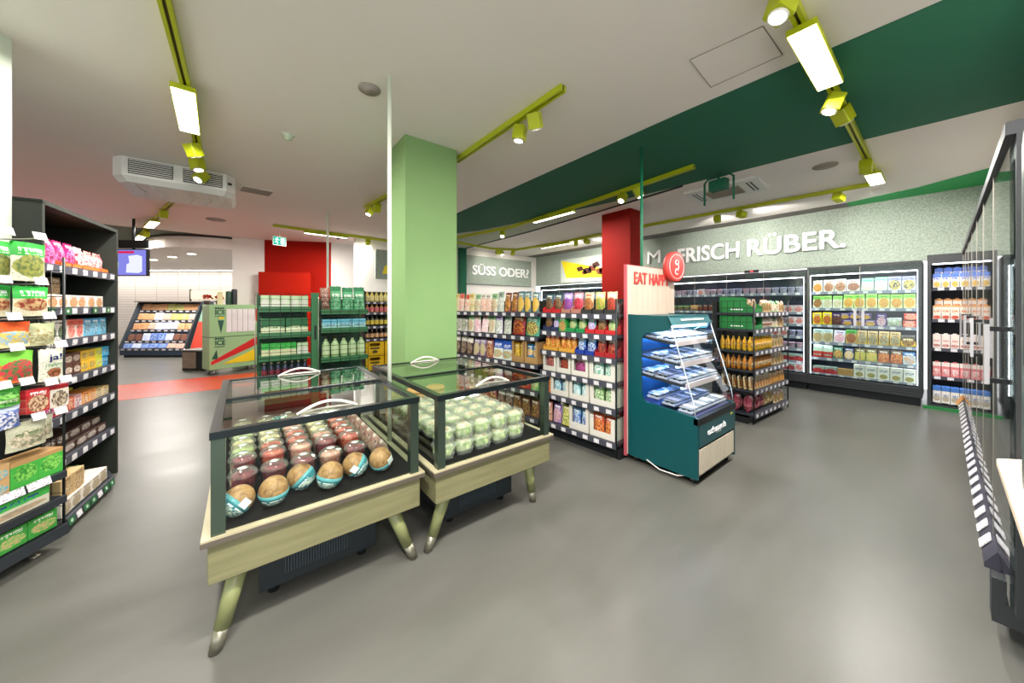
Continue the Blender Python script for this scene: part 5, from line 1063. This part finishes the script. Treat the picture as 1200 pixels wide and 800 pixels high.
for k, lk, c in (('l_kwh', 'white and black coffee box', ('e0e0dc', 'c8d0cc', '3a3a40', '8a8a90', '2a2a30')), ('l_kbr', 'brown and white coffee box', ('5a3a34', '4a2c28', 'e8dcd0', '8a6a58', 'f4ece4')), ('l_kye', 'yellow coffee box', ('e0b030', 'd09820', '6a4a28', 'f0d878', '4a2c18')), ('l_kyg', 'yellow-green coffee box', ('c8c838', 'a0a830', 'f0e890', '6a7828', '4a4a18')), ('l_kcy', 'cyan coffee box', ('48a8d8', '2a88c0', 'a0d8f0', '1c5a90', 'ffffff'))):
    R(k, lk, .12, .075, .13, c, 'coffee_box', 'box', 'box', hdr=2, pz=.5, pr=.3, tz=9)
R('l_fmag', 'flat magenta candy box', .12, .085, .15, ('d83890', 'e878b8', 'f0d0e0', 'a81868', 'ffffff'), 'candy_box', 'box', 'box', hdr=.85)
R('l_fred', 'flat red-orange candy box', .14, .085, .15, ('d84828', 'e87840', 'f0c0a0', 'a82818', 'fff0e0'), 'candy_box', 'box', 'box', hdr=.85)
R('l_fpink', 'flat pale pink candy box', .12, .085, .15, ('ecc8c4', 'e0b0b0', '8a4a70', 'f4e4e0', 'b83858'), 'candy_box', 'box', 'box', hdr=.85)
R('l_for', 'flat orange candy box', .12, .085, .15, ('e8a868', 'd88840', 'f4d8b0', 'b86028', '8a3018'), 'candy_box', 'box', 'box', hdr=.85)
R('l_ftan', 'flat tan candy box', .12, .07, .15, ('d8c098', 'c8a870', '9a7840', 'e8dcc0', '6a4a28'), 'candy_box', 'box', 'box', hdr=.85)
R('l_strip', 'brown and white wafer pack', .14, .06, .18, ('4a3630', '3a2824', 'd8d0c8', '6a5048', 'e8e0d8'), 'wafer_pack', 'wafer pack', 'box', hdr=2, pz=.5, pr=.3, tz=.8)
R('l_crisp', 'white crispbread pack', .11, .09, .16, ('e8e0d4', 'dcd0c0', 'b09878', 'c8b8a0', '8a5a48'), 'crispbread_pack', 'crispbread', 'box', hdr=2)
R('l_crispt', 'tan crispbread pack', .12, .13, .08, ('d0b080', 'c09a60', 'a87840', 'e0c8a0', '7a5028'), 'crispbread_pack', 'crispbread', 'box', hdr=2)
R('l_cror', 'orange and green crispbread pack', .12, .10, .14, ('d89048', '7aa868', 'e8c088', '8a5a28', 'fff0d8'), 'crispbread_pack', 'crispbread', 'box')
g = 'goods in the tall dark bay'; F_ = 'tall dark bay'; CLEAR[F_] = (2.0, 1.657, 1.386, 1.172, .915, .677, .39)
row(frL, 'l_pinkbig l_mag lt_or2*2 lt_or lt_or3*2', 1.657, .02, .93, 'top shelf', F_, g)
row(frL, 'l_nuts l_cream*6', 1.386, .02, .84, 'second shelf', F_, g)
put('l_brownpk', frL.P(.42, .10, 1.4735), frL.rz, 'small brown packet standing on the white bar boxes in tall dark bay', None, tilt=-.0)
row(frL, 'l_white*3 l_wred*2 l_cyan*3', 1.172, .02, .90, 'third shelf', F_, g)
row(frL, 'l_kwh*3 l_kbr*2 l_kye*2 l_kyg l_kcy', .915, .02, .93, 'fourth shelf', F_, g)
row(frL, 'l_kwh*3 l_kbr*2 l_kye*2 l_kyg l_kcy', .9925, .02, .93, 'upper tier of fourth shelf', F_, g)
row(frL, 'l_fmag*2 l_fred*2 l_fpink l_for*2 l_ftan*2', .677, .02, .93, 'fifth shelf', F_, g)
for k in range(2): row(frL, 'l_strip*6', .39+k*.0625, .02, .90, ('lower tier of sixth shelf', 'upper tier of sixth shelf')[k], F_, g, v=.02+.03*k)
row(frL, 'c_aqua*2 c_mint l_redw c_blue*2 l_redw', 1.172, .05, .9, 'rear of third shelf', F_, g, v=.19)
row(frL, 'l_kye*2 l_redw l_ftan*2 l_kyg', .677, .3, .92, 'rear of fifth shelf', F_, g, v=.21)
row(frL, 'l_wred l_strip', .735+.03, .05, .35, 'packs lying on fifth shelf', F_, g, v=.06)
fb = Frame(frL.P(0, -.10), frL.u)
row(fb, 'l_crisp*5', .086, .02, .62, 'bottom shelf', F_, g)
row(fb, 'l_crispt*2 l_cror*3', .086, .02, .74, 'rear of bottom shelf', F_, g, v=.21)
row(fb, 'l_crispt*2', .178, .05, .32, 'lying on bottom shelf', F_, g, v=.03)
# ---------------------------------------------------------------- left: hanging-bag rack
frN = Frame((-1.17, 2.58), (.5, .867)); WN = .70
rn = thing('hook_rack', 'black shop rack of hanging bags and boxes at the left picture edge', 'rack', frN.P(0, 0, 0), frN.rz)
mb = MB(); mb.box(0, WN, -.02, .255, .085, .14); mb.box(0, WN, -.035, -.02, .075, .135, 1); mb.build('base_shelf', [M_BLACK, M_SHELF], rn)
for u in (.06, WN-.08): MB().lathe([(.022, 0), (.022, .01), (.008, .012), (.008, .09)], 12, (u, .05, 0)).build('levelling_foot', M_STEEL, rn)
MB().box(0, WN, .235, .252, .14, 1.72).build('back_panel', M_BLACK, rn)
for u, v in ((WN-.006, -.015),): MB().tube([(u, v, .1), (u, v, 1.68)], .006, 8).build('corner_post', M_BLACK, rn)
mb = MB(); wire_grid(mb, lambda a, z: (WN-.004, -.012+a, z), [i*.245/4 for i in range(5)], [.16+i*.076 for i in range(20)], .0022); mb.build('wire_side', M_BLACK, rn)
for z in (.446, .304):
    mb = MB(); mb.box(0, WN-.02, -.03, .23, z-.02, z); mb.box(0, WN-.02, -.045, -.03, z-.035, z+.004, 1); sh = mb.build('shelf', [M_BLACK, M_SHELF], rn)
    if z > .4:
        for u in (.43, .545): child('price_tag', TAGMESH, sh, (u, -.047, z-.008), (-.25, 0, 0), (1.9, 1, 1.1))
HOOKS = []
def hooks(z, us):
    for u in us:
        h = MB().tube([(u, .235, z), (u, -.02, z+.005), (u, -.085, z+.012)], .0035, 6).build('hook', M_STEEL, rn)
        child('price_tag', TAGMESH, h, (u, -.091, z+.022), (-.3, 0, .0), (1.05, 1, 1.05)); HOOKS.append(h)
R('n_salad', 'green topped salad-mix bag', .15, .22, .05, ('e0dcc8', '3fae4a', 'a8a858', '6a7a48', 'f0f4e8'), 'hanging_bag', 'hanging bag', 'bag', hdr=.66, tz=.8, pr=.3)
R('n_mush', 'green and beige mushroom bag', .15, .17, .05, ('d8d4b8', '38b048', 'c8a878', '8a3028', 'ffffff'), 'hanging_bag', 'hanging bag', 'bag', hdr=.6, tz=.78, pr=.22)
R('n_col', 'colourful sweets bag', .15, .14, .05, ('e8d8a8', 'e86030', '8ab8d8', 'e8c848', 'd84848'), 'hanging_bag', 'hanging bag', 'bag', hdr=.6, tz=9, pz=.35, pr=.3, px=.55)
R('n_pgreen', 'pale green nut bag', .14, .13, .05, ('b8b890', 'a8b088', '9a8858', 'c8cca8', '6a8a4a'), 'hanging_bag', 'hanging bag', 'bag', tz=9)
R('n_og', 'orange and green candy bag', .16, .17, .06, ('e87838', '7ac848', 'd83848', '3a7a48', 'ffffff'), 'hanging_bag', 'hanging bag', 'bag', hdr=.62, tz=9, pr=.35)
R('n_ja', 'pale nut bag with dark blue lettering', .115, .19, .05, ('dcdccb', 'dfe0d2', 'a86a48', '6a3a28', '8aa888'), 'hanging_bag', 'hanging bag', 'bag', hdr=2, tz=.48, pz=.25, pr=.15, px=.28)
R('n_green', 'bright green leaf bag', .15, .10, .05, ('3a9a38', '6ac050', '2a7a2a', '8ad068', 'e0f0d0'), 'hanging_bag', 'hanging bag', 'bag', hdr=2, tz=.3)
R('n_redpk', 'red and white packet', .10, .135, .04, ('b02028', 'c83038', '7a4a38', 'd8b898', 'ffffff'), 'hanging_packet', 'packet', 'box', hdr=.8)
R('n_wpk', 'cream packet with dark pictures', .09, .135, .04, ('e0d8cc', 'a82830', '5a4a40', 'c8b8a0', '8a2028'), 'hanging_packet', 'packet', 'box', hdr=.85, tz=9)
R('n_blue', 'blue and white sweets bag', .15, .12, .05, ('4a68b8', 'c8d4e8', '2a4898', 'e8e8f0', 'ffffff'), 'hanging_bag', 'hanging bag', 'bag', hdr=.8, tz=9, pr=.4)
R('n_clear', 'see-through wrap bag', .17, .14, .05, ('b8b8a0', 'c4c4b0', 'd8c8b0', '8a8a70', '6a7a5a'), 'hanging_bag', 'hanging bag', 'bag', hdr=2, tz=.6)
R('n_tanbl', 'tan and blue snack box', .12, .075, .10, ('c8a070', 'b89060', '4ab0c8', 'd8b888', 'ffffff'), 'snack_box', 'box', 'box', hdr=2, tz=9)
R('n_grbx', 'green fronted box with brown lid', .115, .14, .12, ('4ab048', 'b89060', '8ad060', '38903a', 'e8f4d8'), 'snack_box', 'box', 'box', hdr=.86, tz=9, pz=.5, pr=.3)
R('n_flat', 'wide green and white cracker box', .30, .098, .12, ('ddd8c4', '4ab850', 'c8a888', 'a89880', '2a4a98'), 'cracker_box', 'box', 'box', hdr=.55, tz=.75, pz=.25, pr=.15)
R('n_grlow', 'low green snack box', .13, .105, .12, ('3f9a40', '2f8434', 'd0b080', '68b858', 'f0f4e0'), 'snack_box', 'box', 'box', hdr=2, pz=.4, pr=.25, tz=.82)
g = 'goods on the hook rack'
def hang(k, u, z, lb, v=-.055, tilt=.0): put(k, frN.P(u, v, z+.009), frN.rz+random.uniform(-.06, .06), lb, g, tilt=tilt, sz=.92)
hooks(1.745, (.37, .505)); hang('n_salad', .505, 1.52, 'green topped salad-mix bag hanging highest on the hook rack', -.065); hang('n_salad', .40, 1.515, 'green topped salad-mix bag at picture edge, highest on the hook rack', -.03)
hooks(1.507, (.36, .51)); hang('n_mush', .51, 1.336, 'green and beige mushroom bag, second row of the hook rack', -.07); hang('n_mush', .385, 1.336, 'green mushroom bag at picture edge, second row of the hook rack', -.035)
hooks(1.325, (.40, .545)); hang('n_col', .44, 1.178, 'colourful sweets bag on the third row of the hook rack', -.06); hang('n_pgreen', .575, 1.174, 'pale green nut bag on the third row of the hook rack', -.04)
hooks(1.17, (.41,)); hang('n_og', .46, .998, 'orange and green candy bag on the fourth row of the hook rack', -.062)
hooks(1.165, (.60,)); hang('n_ja', .60, .977, 'pale nut bag with dark blue lettering on the hook rack', -.07)
jb = [o for o in SC.objects if o.get('label', '').startswith('pale nut bag with dark blue')][0]
text('ja!', .05, mat('dark_blue_print', '1c3068', .5), jb, (-.035, -.0065, .125), 0, width=.06, ext=.0008, bold=.02)
hooks(.99, (.36, .45)); hang('n_green', .405, .885, 'bright green leaf bag on the fifth row of the hook rack', -.06)
hooks(.965, (.555, .625)); hang('n_redpk', .535, .82, 'red and white packet hanging beside the cream packet on hook rack'); hang('n_wpk', .634, .82, 'cream packet with dark pictures at the wire side of hook rack')
hang('n_blue', .40, .774, 'blue and white sweets bag on the sixth row of the hook rack', -.06)
hooks(.795, (.50, .60)); hang('n_clear', .50, .645, 'see-through wrap bag on the lowest hooks of the rack', -.062); hang('n_clear', .60, .64, 'see-through wrap bag nearest the wire side, lowest hooks of rack', .01)
for k in range(2): put('n_tanbl', frN.P(.39, -.02, .4475+.0765*k), frN.rz, f'tan and blue snack box, {("lower","upper")[k]} of two on upper rack shelf', g)
for k, u in enumerate((.542, .658)): put('n_grbx', frN.P(u-.03, -.02, .4475), frN.rz, f'green fronted box with brown lid, {("left","right")[k]} of two on hook rack', g)
put('n_flat', frN.P(.47, -.02, .3055), frN.rz, 'wide green and white cracker box on the lower shelf of hook rack', g)
for k, u in enumerate((.33, .465, .60)): put('n_grlow', frN.P(u, -.012, .1415), frN.rz, f'low green snack box on rack base, {("leftmost","middle","rightmost")[k]} of three', g)
# ---------------------------------------------------------------- green wire racks beyond the freezers
M_RACK = mat('rack_green', '2f6a40', .5); M_RACKD = mat('rack_dark_green', '22503a', .5)
def wire_rack(label, x0, W, y, zs, top, D=.42, right_post=True):
    r = thing('display_rack', label, 'rack', (x0, y, 0))
    for u in (0, W-.025): MB().box(u, u+.025, D-.03, D, 0, top).build('upright', M_RACK, r)
    MB().box(.025, W-.025, D-.012, D-.004, .2, top-.02).build('rear_board', M_RACKD, r)
    mb = MB(); wire_grid(mb, lambda u, z: (u, -.006, z), [i*W/5 for i in range(6)], [.14+i*(top-.14)/20 for i in range(21)], .003); mb.build('wire_front', M_BLACK, r)
    for z in zs:
        mb = MB(); mb.box(.0, W, .0, D-.02, z-.012, z); mb.box(0, W, -.001, .004, z-.06, z+.012); mb.build('shelf', M_RACK, r)
    MB().box(0, W, .02, D, .02, .12).build('base', M_BLACK, r); 
    if right_post:
        mb = MB(); mb.box(W, W+.095, -.02, .04, .0, top+.02); mb.build('wide_post', M_RACK, r)
        MB().box(W+.035, W+.06, -.024, -.021, .92, 1.12).build('slot_plate', M_BLACK, r)
    for u in (.0,): MB().tube([(u-.03, -.02, 0.2), (u-.03, -.02, top)], .006, 6).build('side_wire', M_STEEL, r)
    return r
wire_rack('green wire rack of pale packs left of the wide green post', .165, .60, 5.50, (1.375, 1.03, .725, .42, .16), 1.56)
wire_rack('green wire rack with tall green bags, right of the wide green post', .875, .64, 5.46, (1.335, 1.07, .65, .44, .16), 1.52, right_post=False)
R('r_pale', 'pale green and white pack', .12, .16, .10, ('dfe6d0', 'b8d8a8', 'e4d8dc', 'c8e0b8', '6a9a68'), 'pale_pack', 'pack', 'box', hdr=.5, tz=9)
R('r_gbox', 'dark green and cream carton', .30, .20, .14, ('d8e0b8', '2f6a40', 'c8d8a8', '3f7a48', 'e8f0d8'), 'green_carton', 'carton', 'box', hdr=.4, tz=.3, pr=.08)
R('r_crate', 'cream carton of bright green tubs', .36, .17, .18, ('d8d8b0', '3aa848', '58c058', '2a8a3a', 'e8f0d8'), 'cream_carton', 'carton', 'box', hdr=.55, tz=9, pz=.7, pr=.12)
S('r_bot', 'small_bottle', 'bottle', 'bottle', .065, .22, .065, 'small dark bottle with pale cap', [mat('dark_blue_bottle', '2c3450', .25), mat('cream_cap', 'd8d4a0', .4), mat('red_label', '7a2a38', .4)])
R('r_bag', 'tall green herb bag', .17, .34, .10, ('5aa878', '2f7a50', '8ac89a', '3a8a58', 'e4f0e0'), 'green_bag', 'bag', 'bag', hdr=.82, tz=.62, pz=.25, pr=.2)
R('r_roll', 'brown speckled roll pack', .13, .32, .12, ('a87868', '8a5a50', 'c8a898', '6a3a34', 'e8dcd4'), 'roll_pack', 'pack', 'pillow', tz=9, hdr=2, pz=.5, pr=.6)
R('r_aqua', 'aqua and white tray pack', .19, .13, .14, ('a8d8d4', '6ab8d0', 'd8ece4', '4a98b8', '2a6a90'), 'aqua_pack', 'pack', 'box', hdr=.55, tz=.4, pr=.1)
S('r_big', 'plastic_bottle', 'bottle', 'bottle', .115, .30, .115, 'big pale green bottle with dark top', [mat('pale_green_bottle', 'a8c890', .25), mat('dark_brown_cap', '2f2a24', .4), mat('light_label', 'c0d8a8', .4)])
g = 'goods in the green wire racks'; fr1 = Frame((.165, 5.50), (1, 0)); fr2 = Frame((.875, 5.46), (1, 0)); F_ = 'left wire rack'
CLEAR[F_] = (1.375, 1.03, .725, .42, .16)
row(fr1, 'r_pale*5', 1.375, .03, .57, 'top shelf', F_, g, v=.03); row(fr1, 'r_gbox*2', 1.03, .03, .57, 'second shelf', F_, g, v=.03)
row(fr1, 'r_crate r_pale', .725, .03, .57, 'third shelf', F_, g, v=.03); row(fr1, 'r_bot*7', .42, .03, .57, 'fourth shelf', F_, g, v=.03)
row(fr1, 'r_crate r_pale', .16, .03, .57, 'bottom shelf', F_, g, v=.03)
F_ = 'right wire rack'; CLEAR[F_] = (1.335, 1.07, .65, .44, .16)
row(fr2, 'r_roll r_bag*3', 1.335, .01, .62, 'top shelf', F_, g, v=.04); row(fr2, 'r_aqua*3', 1.07, .02, .62, 'second shelf', F_, g, v=.03)
row(fr2, 'r_big*5', .65, .02, .62, 'third shelf', F_, g, v=.03); row(fr2, 'r_big*5', .16, .02, .62, 'bottom shelf', F_, g, v=.03)
# ---------------------------------------------------------------- drinks shelf at the back
frK = Frame((1.93, 7.22), (1, 0))
shelving('drinks_shelf', 'narrow black drinks shelf with yellow crates behind the pale pole', 'shelf', frK, .95, .45, (1.48, 1.26, .98, .72), 1.7, None, base_z=.1, tags=7, ends=(('l', 'panel'),))
def BT(k, look, a, b, c, w=.075, h=.2): S(k, 'drink_bottle', 'bottle', 'bottle', w, h, w, look, [mat('glass_'+k, a, .2), mat('cap_'+k, b, .4), mat('label_'+k, c, .4)])
BT('k_y', 'pale yellow drink bottle', 'e0d078', 'd8c858', 'ece0a0'); BT('k_p', 'pink and red drink bottle', 'c89060', 'c8c040', 'd86878', h=.17); BT('k_d', 'dark bottle with yellow label', '2c3228', '3a4a3a', 'd8c048', h=.22); BT('k_b', 'brown beer bottle', '3a2a20', 'c8b888', 'd8a878', h=.19)
g = 'bottles on the drinks shelf'
for z, k, nm in ((1.48, 'k_y', 'top shelf'), (1.26, 'k_p', 'second shelf'), (.98, 'k_d', 'third shelf'), (.72, 'k_b', 'fourth shelf')): row(frK, f'{k}*8', z, .03, .78, nm, 'drinks shelf', g, v=.03)
M_CRATE = mat('yellow_crate', 'e8bc10', .4); M_CPR = mat('crate_print', '5a4a18', .5)
def crate(x, z, lb):
    c = thing('bottle_crate', lb, 'crate', frK.P(x, .0, z), 0, 'yellow bottle crates'); mb = MB()
    for b in ((0, .36, 0, .012, 0, .2), (0, .36, .268, .28, 0, .29), (0, .012, .012, .268, 0, .29), (.348, .36, .012, .268, 0, .29), (0, .36, 0, .28, 0, .012), (0, .08, 0, .012, .2, .29), (.28, .36, 0, .012, .2, .29), (.08, .28, 0, .012, .265, .29)): mb.box(*b)
    mb.build('shell', M_CRATE, c); mb = MB(); mb.box(.09, .27, -.002, -.0005, .14, .18); mb.prism([(.14, .06), (.22, .06), (.24, .1), (.18, .13), (.12, .1)], -.002, -.0005, 'y'); mb.build('print', M_CPR, c)
for i in range(2):
    for j in range(2): crate(.03+i*.38, .075+j*.293, f'yellow bottle crate, {("lower","upper")[j]} one of the {("left","right")[i]} pair under the drinks shelf')
# ---------------------------------------------------------------- ice freezer by the red wall
M_ICE = mat('ice_freezer_green', '93b884', .4, var=.02); M_DKG = mat('dark_green_print', '1a5040', .5); M_RB = mat('red_band', 'c41c1c', .5); M_YB = mat('yellow_band', 'e8c818', .5)
frI = Frame((-.51, 9.117), (.936, .352))
ic = thing('ice_freezer', 'pale green ice freezer with glass window, red and yellow stripes', 'freezer', frI.P(0, 0, 0), frI.rz); W = .86; H = 1.42
MB().box(0, W, 0, .36, .10, H).build('body', M_ICE, ic, .006)
MB().box(-.005, W+.005, -.004, .36, .755, .765).build('seam', M_BLACK, ic)
wn = MB().box(.28, .78, -.006, -.001, .85, 1.33).build('window_glass', mat('frosty_window', 'dcd8d6', .15, var=.25, scale=4), ic)
mb = MB()
for i in range(4): mb.box(.37+i*.095, .375+i*.095, -.009, -.0065, .85, 1.33)
mb.build('window_bar', mat('window_bar_grey', '77706e', .4), wn)
MB().prism([(.03, .20), (.86, .56), (.86, .74), (.03, .27)], -.006, -.001, 'y').build('red_stripe', M_RB, ic)
MB().prism([(.22, .20), (.80, .20), (.80, .46)], -.006, -.001, 'y').build('yellow_stripe', M_YB, ic)
MB().prism([(.04, .32), (.14, .31), (.12, .50)], -.006, -.001, 'y').build('dark_wedge', M_DKG, ic); MB().prism([(.14, 1.10), (.24, 1.10), (.19, .84)], -.006, -.001, 'y').build('dark_wedge', M_DKG, ic)
MB().box(.80, .84, -.006, -.001, 1.06, 1.33).build('red_mark', M_RB, ic); MB().box(.16, .24, -.006, -.001, 1.13, 1.17).build('yellow_mark', M_YB, ic)
for z in (1.22, .60):
    text('ICE', .13, M_DKG, ic, (.09, -.006, z), 0, width=.165, ext=.003, bold=.02)
    mb = MB()
    for i in range(4): mb.box(.092+i*.04, .122+i*.04, -.008, -.001, z+.11, z+.145)
    for i in range(5): mb.box(.092+i*.033, .116+i*.033, -.008, -.001, z-.045, z-.03)
    mb.build('small_lettering', M_DKG, ic)
MB().box(.84, .862, -.03, -.004, .9, 1.0).build('door_handle', M_STEEL, ic)
for x in (.08, .76):
    for y in (.05, .3): MB().tube([(x-.015, y, .045), (x+.015, y, .045)], .045, 12).build('caster', M_STEEL, ic)
M_FLOW = mat('red_flower', 'c42028', .6); M_LEAFY = mat('plant_leaf', '3a5a34', .6); M_POT = mat('dark_pot', '4a3a36', .5)
for i, (u, lb) in enumerate(((-.03, 'red flowering pot plant on the left end of the ice freezer'), (.16, 'red flowering pot plant beside the cream card on ice freezer'))):
    p = thing('flower_pot', lb, 'pot plant', frI.P(u+.06, .2, H+.002), 0, 'red pot plants'); MB().lathe([(.04, 0), (.055, .08)], 12).build('pot', M_POT, p)
    mb = MB(); rr = random.Random(i)
    for k in range(34):
        a, el, r_ = rr.uniform(0, 6.28), rr.uniform(.1, 1.5), rr.uniform(.03, .085); q = Vector((r_*math.cos(a)*math.cos(el), r_*math.sin(a)*math.cos(el), .12+r_*math.sin(el)))
        mb.lathe([(.001, -.018), (.024, 0), (.001, .018)], 6, tuple(q), 0 if rr.random() < .7 else 1)
    mb.build('blossoms', [M_FLOW, M_LEAFY], p)
cdn = thing('card_stand', 'cream card standing on the ice freezer', 'card', frI.P(.20, .06, H+.002), frI.rz); MB().prism([(0, 0), (.035, 0), (.02, .26), (.012, .26)], -.045, .045, 'x').build('card', mat('cream_card', 'd8d0a0', .6), cdn)
for i, (u, m_, hh) in enumerate(((.37, 'bottle_darkgreen', .28), (.47, 'bottle_black', .33))):
    MB2 = MB().lathe([(.048, 0), (.05, .01), (.05, hh-.02), (.046, hh)], 16); o = MB2.build('tall_canister', mat(m_, ('2a4a3a', '33383a')[i], .35), loc=frI.P(u, .15, H+.002)); tag(o, f'{("dark green","taller blackish")[i]} canister standing on the ice freezer', 'canister')
bxs = thing('wooden_stool', 'low dark box with wooden front left of the ice freezer', 'box', (-1.02, 10.2, 0), -.75); MB().box(0, .45, .02, .4, .0, .42).build('body', M_BLACK, bxs); MB().box(.02, .33, .0, .019, .05, .40).build('wooden_front', wood_mat('grey_brown_wood', '7a6a5c', '8f7d6c'), bxs); MB().box(-.01, .46, -.01, .41, .42, .445).build('lid', mat('grey_lid', '6a6660', .5), bxs)
# ---------------------------------------------------------------- bakery counter
frY = Frame((-2.60, 13.80), (.784, -.621)); WY = 1.76
bk = thing('bakery_counter', 'long chilled bakery counter with five stepped tiers of packs', 'counter', frY.P(0, 0, 0), frY.rz)
M_CNAVY = mat('counter_navy', '24364e', .4); MB().box(0, WY-.1, .02, .9, .06, .20).build('lower_front', M_CNAVY, bk); MB().box(.03, WY-.15, .1, .9, 0, .06).build('plinth', M_BLACK, bk)
MB().prism([(0, .20), (.9, .20), (.9, 1.5), (.86, 1.5), (.86, .215), (0, .215)], 0, WY, 'x').build('rear_shell', M_CNAVY, bk)
for x in (0, WY): MB().prism([(0, .24), (.9, .24), (.9, 1.5), (.5, 1.5)], x-.02, x+.02, 'x').build('end_panel', mat('counter_end', '39424a', .3), bk)
MB().box(-.03, WY+.12, .40, .92, 1.5, 1.53).build('top_board', mat('counter_top_grey', '6a645e', .3), bk)
ZY = (1.27, .995, .735, .44, .24); VY = (.50, .38, .26, .12, .02)
R('y_tan', 'orange-tan bakery tray', .28, .17, .10, ('d8a070', 'c88858', 'e0b890', 'b87848', 'f0d8b8'), 'bakery_tray', 'tray', 'sleeve', hdr=2, pz=.5, pr=.6, tz=9)
R('y_grn', 'yellow-green salad tray', .28, .17, .10, ('b0b858', 'c8c878', '8aa040', 'd8c898', 'f0f0d0'), 'bakery_tray', 'tray', 'sleeve', hdr=2, pz=.5, pr=.6, tz=9)
R('y_pink', 'pale pink meat tray', .28, .17, .10, ('d8b0a0', 'c89888', 'e8c8b8', 'b88878', 'f0e0d8'), 'bakery_tray', 'tray', 'sleeve', hdr=2, pz=.5, pr=.6, tz=9)
R('y_wht', 'white and blue cheese pack', .28, .19, .10, ('d8dcf0', 'b8c4e8', 'e8ecf8', 'a0b0e0', '6a80c0'), 'bakery_tray', 'tray', 'sleeve', hdr=2, pz=.5, pr=.6, tz=9)
R('y_drk', 'dark fruit tray', .28, .17, .10, ('4a3a40', '38303a', '8a4a40', '6a5a48', 'd8d0c8'), 'bakery_tray', 'tray', 'sleeve', hdr=2, pz=.5, pr=.6, tz=9)
R('y_blu', 'blue pack', .28, .19, .10, ('6a88d0', '4a68b8', 'a8c0f0', '3a58a8', 'f0f4ff'), 'bakery_tray', 'tray', 'sleeve', hdr=2, pz=.5, pr=.6, tz=9)
g = 'trays on the bakery counter'; CLEAR['bakery counter'] = (1.27, .995, .735, .395, .24)
for z, v, it, nm in zip(ZY, VY, ('y_tan*2 y_tan y_grn*2 y_tan*2', 'y_tan*2 y_wht y_pink y_grn*2 y_pink', 'y_tan*2 y_pink y_wht*3 y_tan*2', 'y_drk*2 y_wht y_blu*2 y_wht y_drk*2', 'y_blu y_wht y_blu*3 y_pink*2'), ('top tier', 'second tier', 'third tier', 'fourth tier', 'bottom tier')):
    mb = MB(); mb.box(.02, WY-.02, v, .85, z-.02, z); mb.box(.02, WY-.02, v-.014, v, z-.06, z+.004, 1); sh = mb.build('tier', [M_CNAVY, mat('tier_rail', '3c3c40', .5)], bk)
    for i in range(9): child('price_tag', TAGMESH, sh, (.1+i*.185, v-.016, z-.028), (0, 0, 0), (1.8, 1, 1))
    MB().box(.03, WY-.03, v+.02, v+.04, z-.028, z-.021).build('led_strip', emit('added_counter_glow', 'fff4ea', 14), sh)  # glowing strips added under the tiers to brighten the bakery
    row(frY, it, z, .05, WY-.05, nm, 'bakery counter', g, v=v+.02)
ep = thing('advertising_panel', 'slanted green and red panel at the right end of the bakery counter', 'panel', frY.P(WY+.06, 0, 0), frY.rz)
MB().prism([(.03, .0), (.10, .0), (.62, 1.42), (.52, 1.42)], 0, .35, 'x').build('board', mat('panel_green_grey', '7a9a88', .4, var=.25, scale=8), ep)
MB().prism([(.07, .16), (.092, .16), (.36, .95), (.338, .95)], .02, .33, 'x').build('red_poster', mat('poster_red', 'c04030', .4), ep)
scb = thing('rear_shelf_board', 'cream board on dark arm behind the bakery counter', 'board', frY.P(.72, 1.3, 0), frY.rz); MB().box(0, 1.15, 0, .03, 1.60, 1.86).build('board', mat('cream_board', 'd8c8a8', .5), scb); MB().box(-.03, .0, -.01, .03, 0, 1.9).build('arm', M_BLACK, scb)
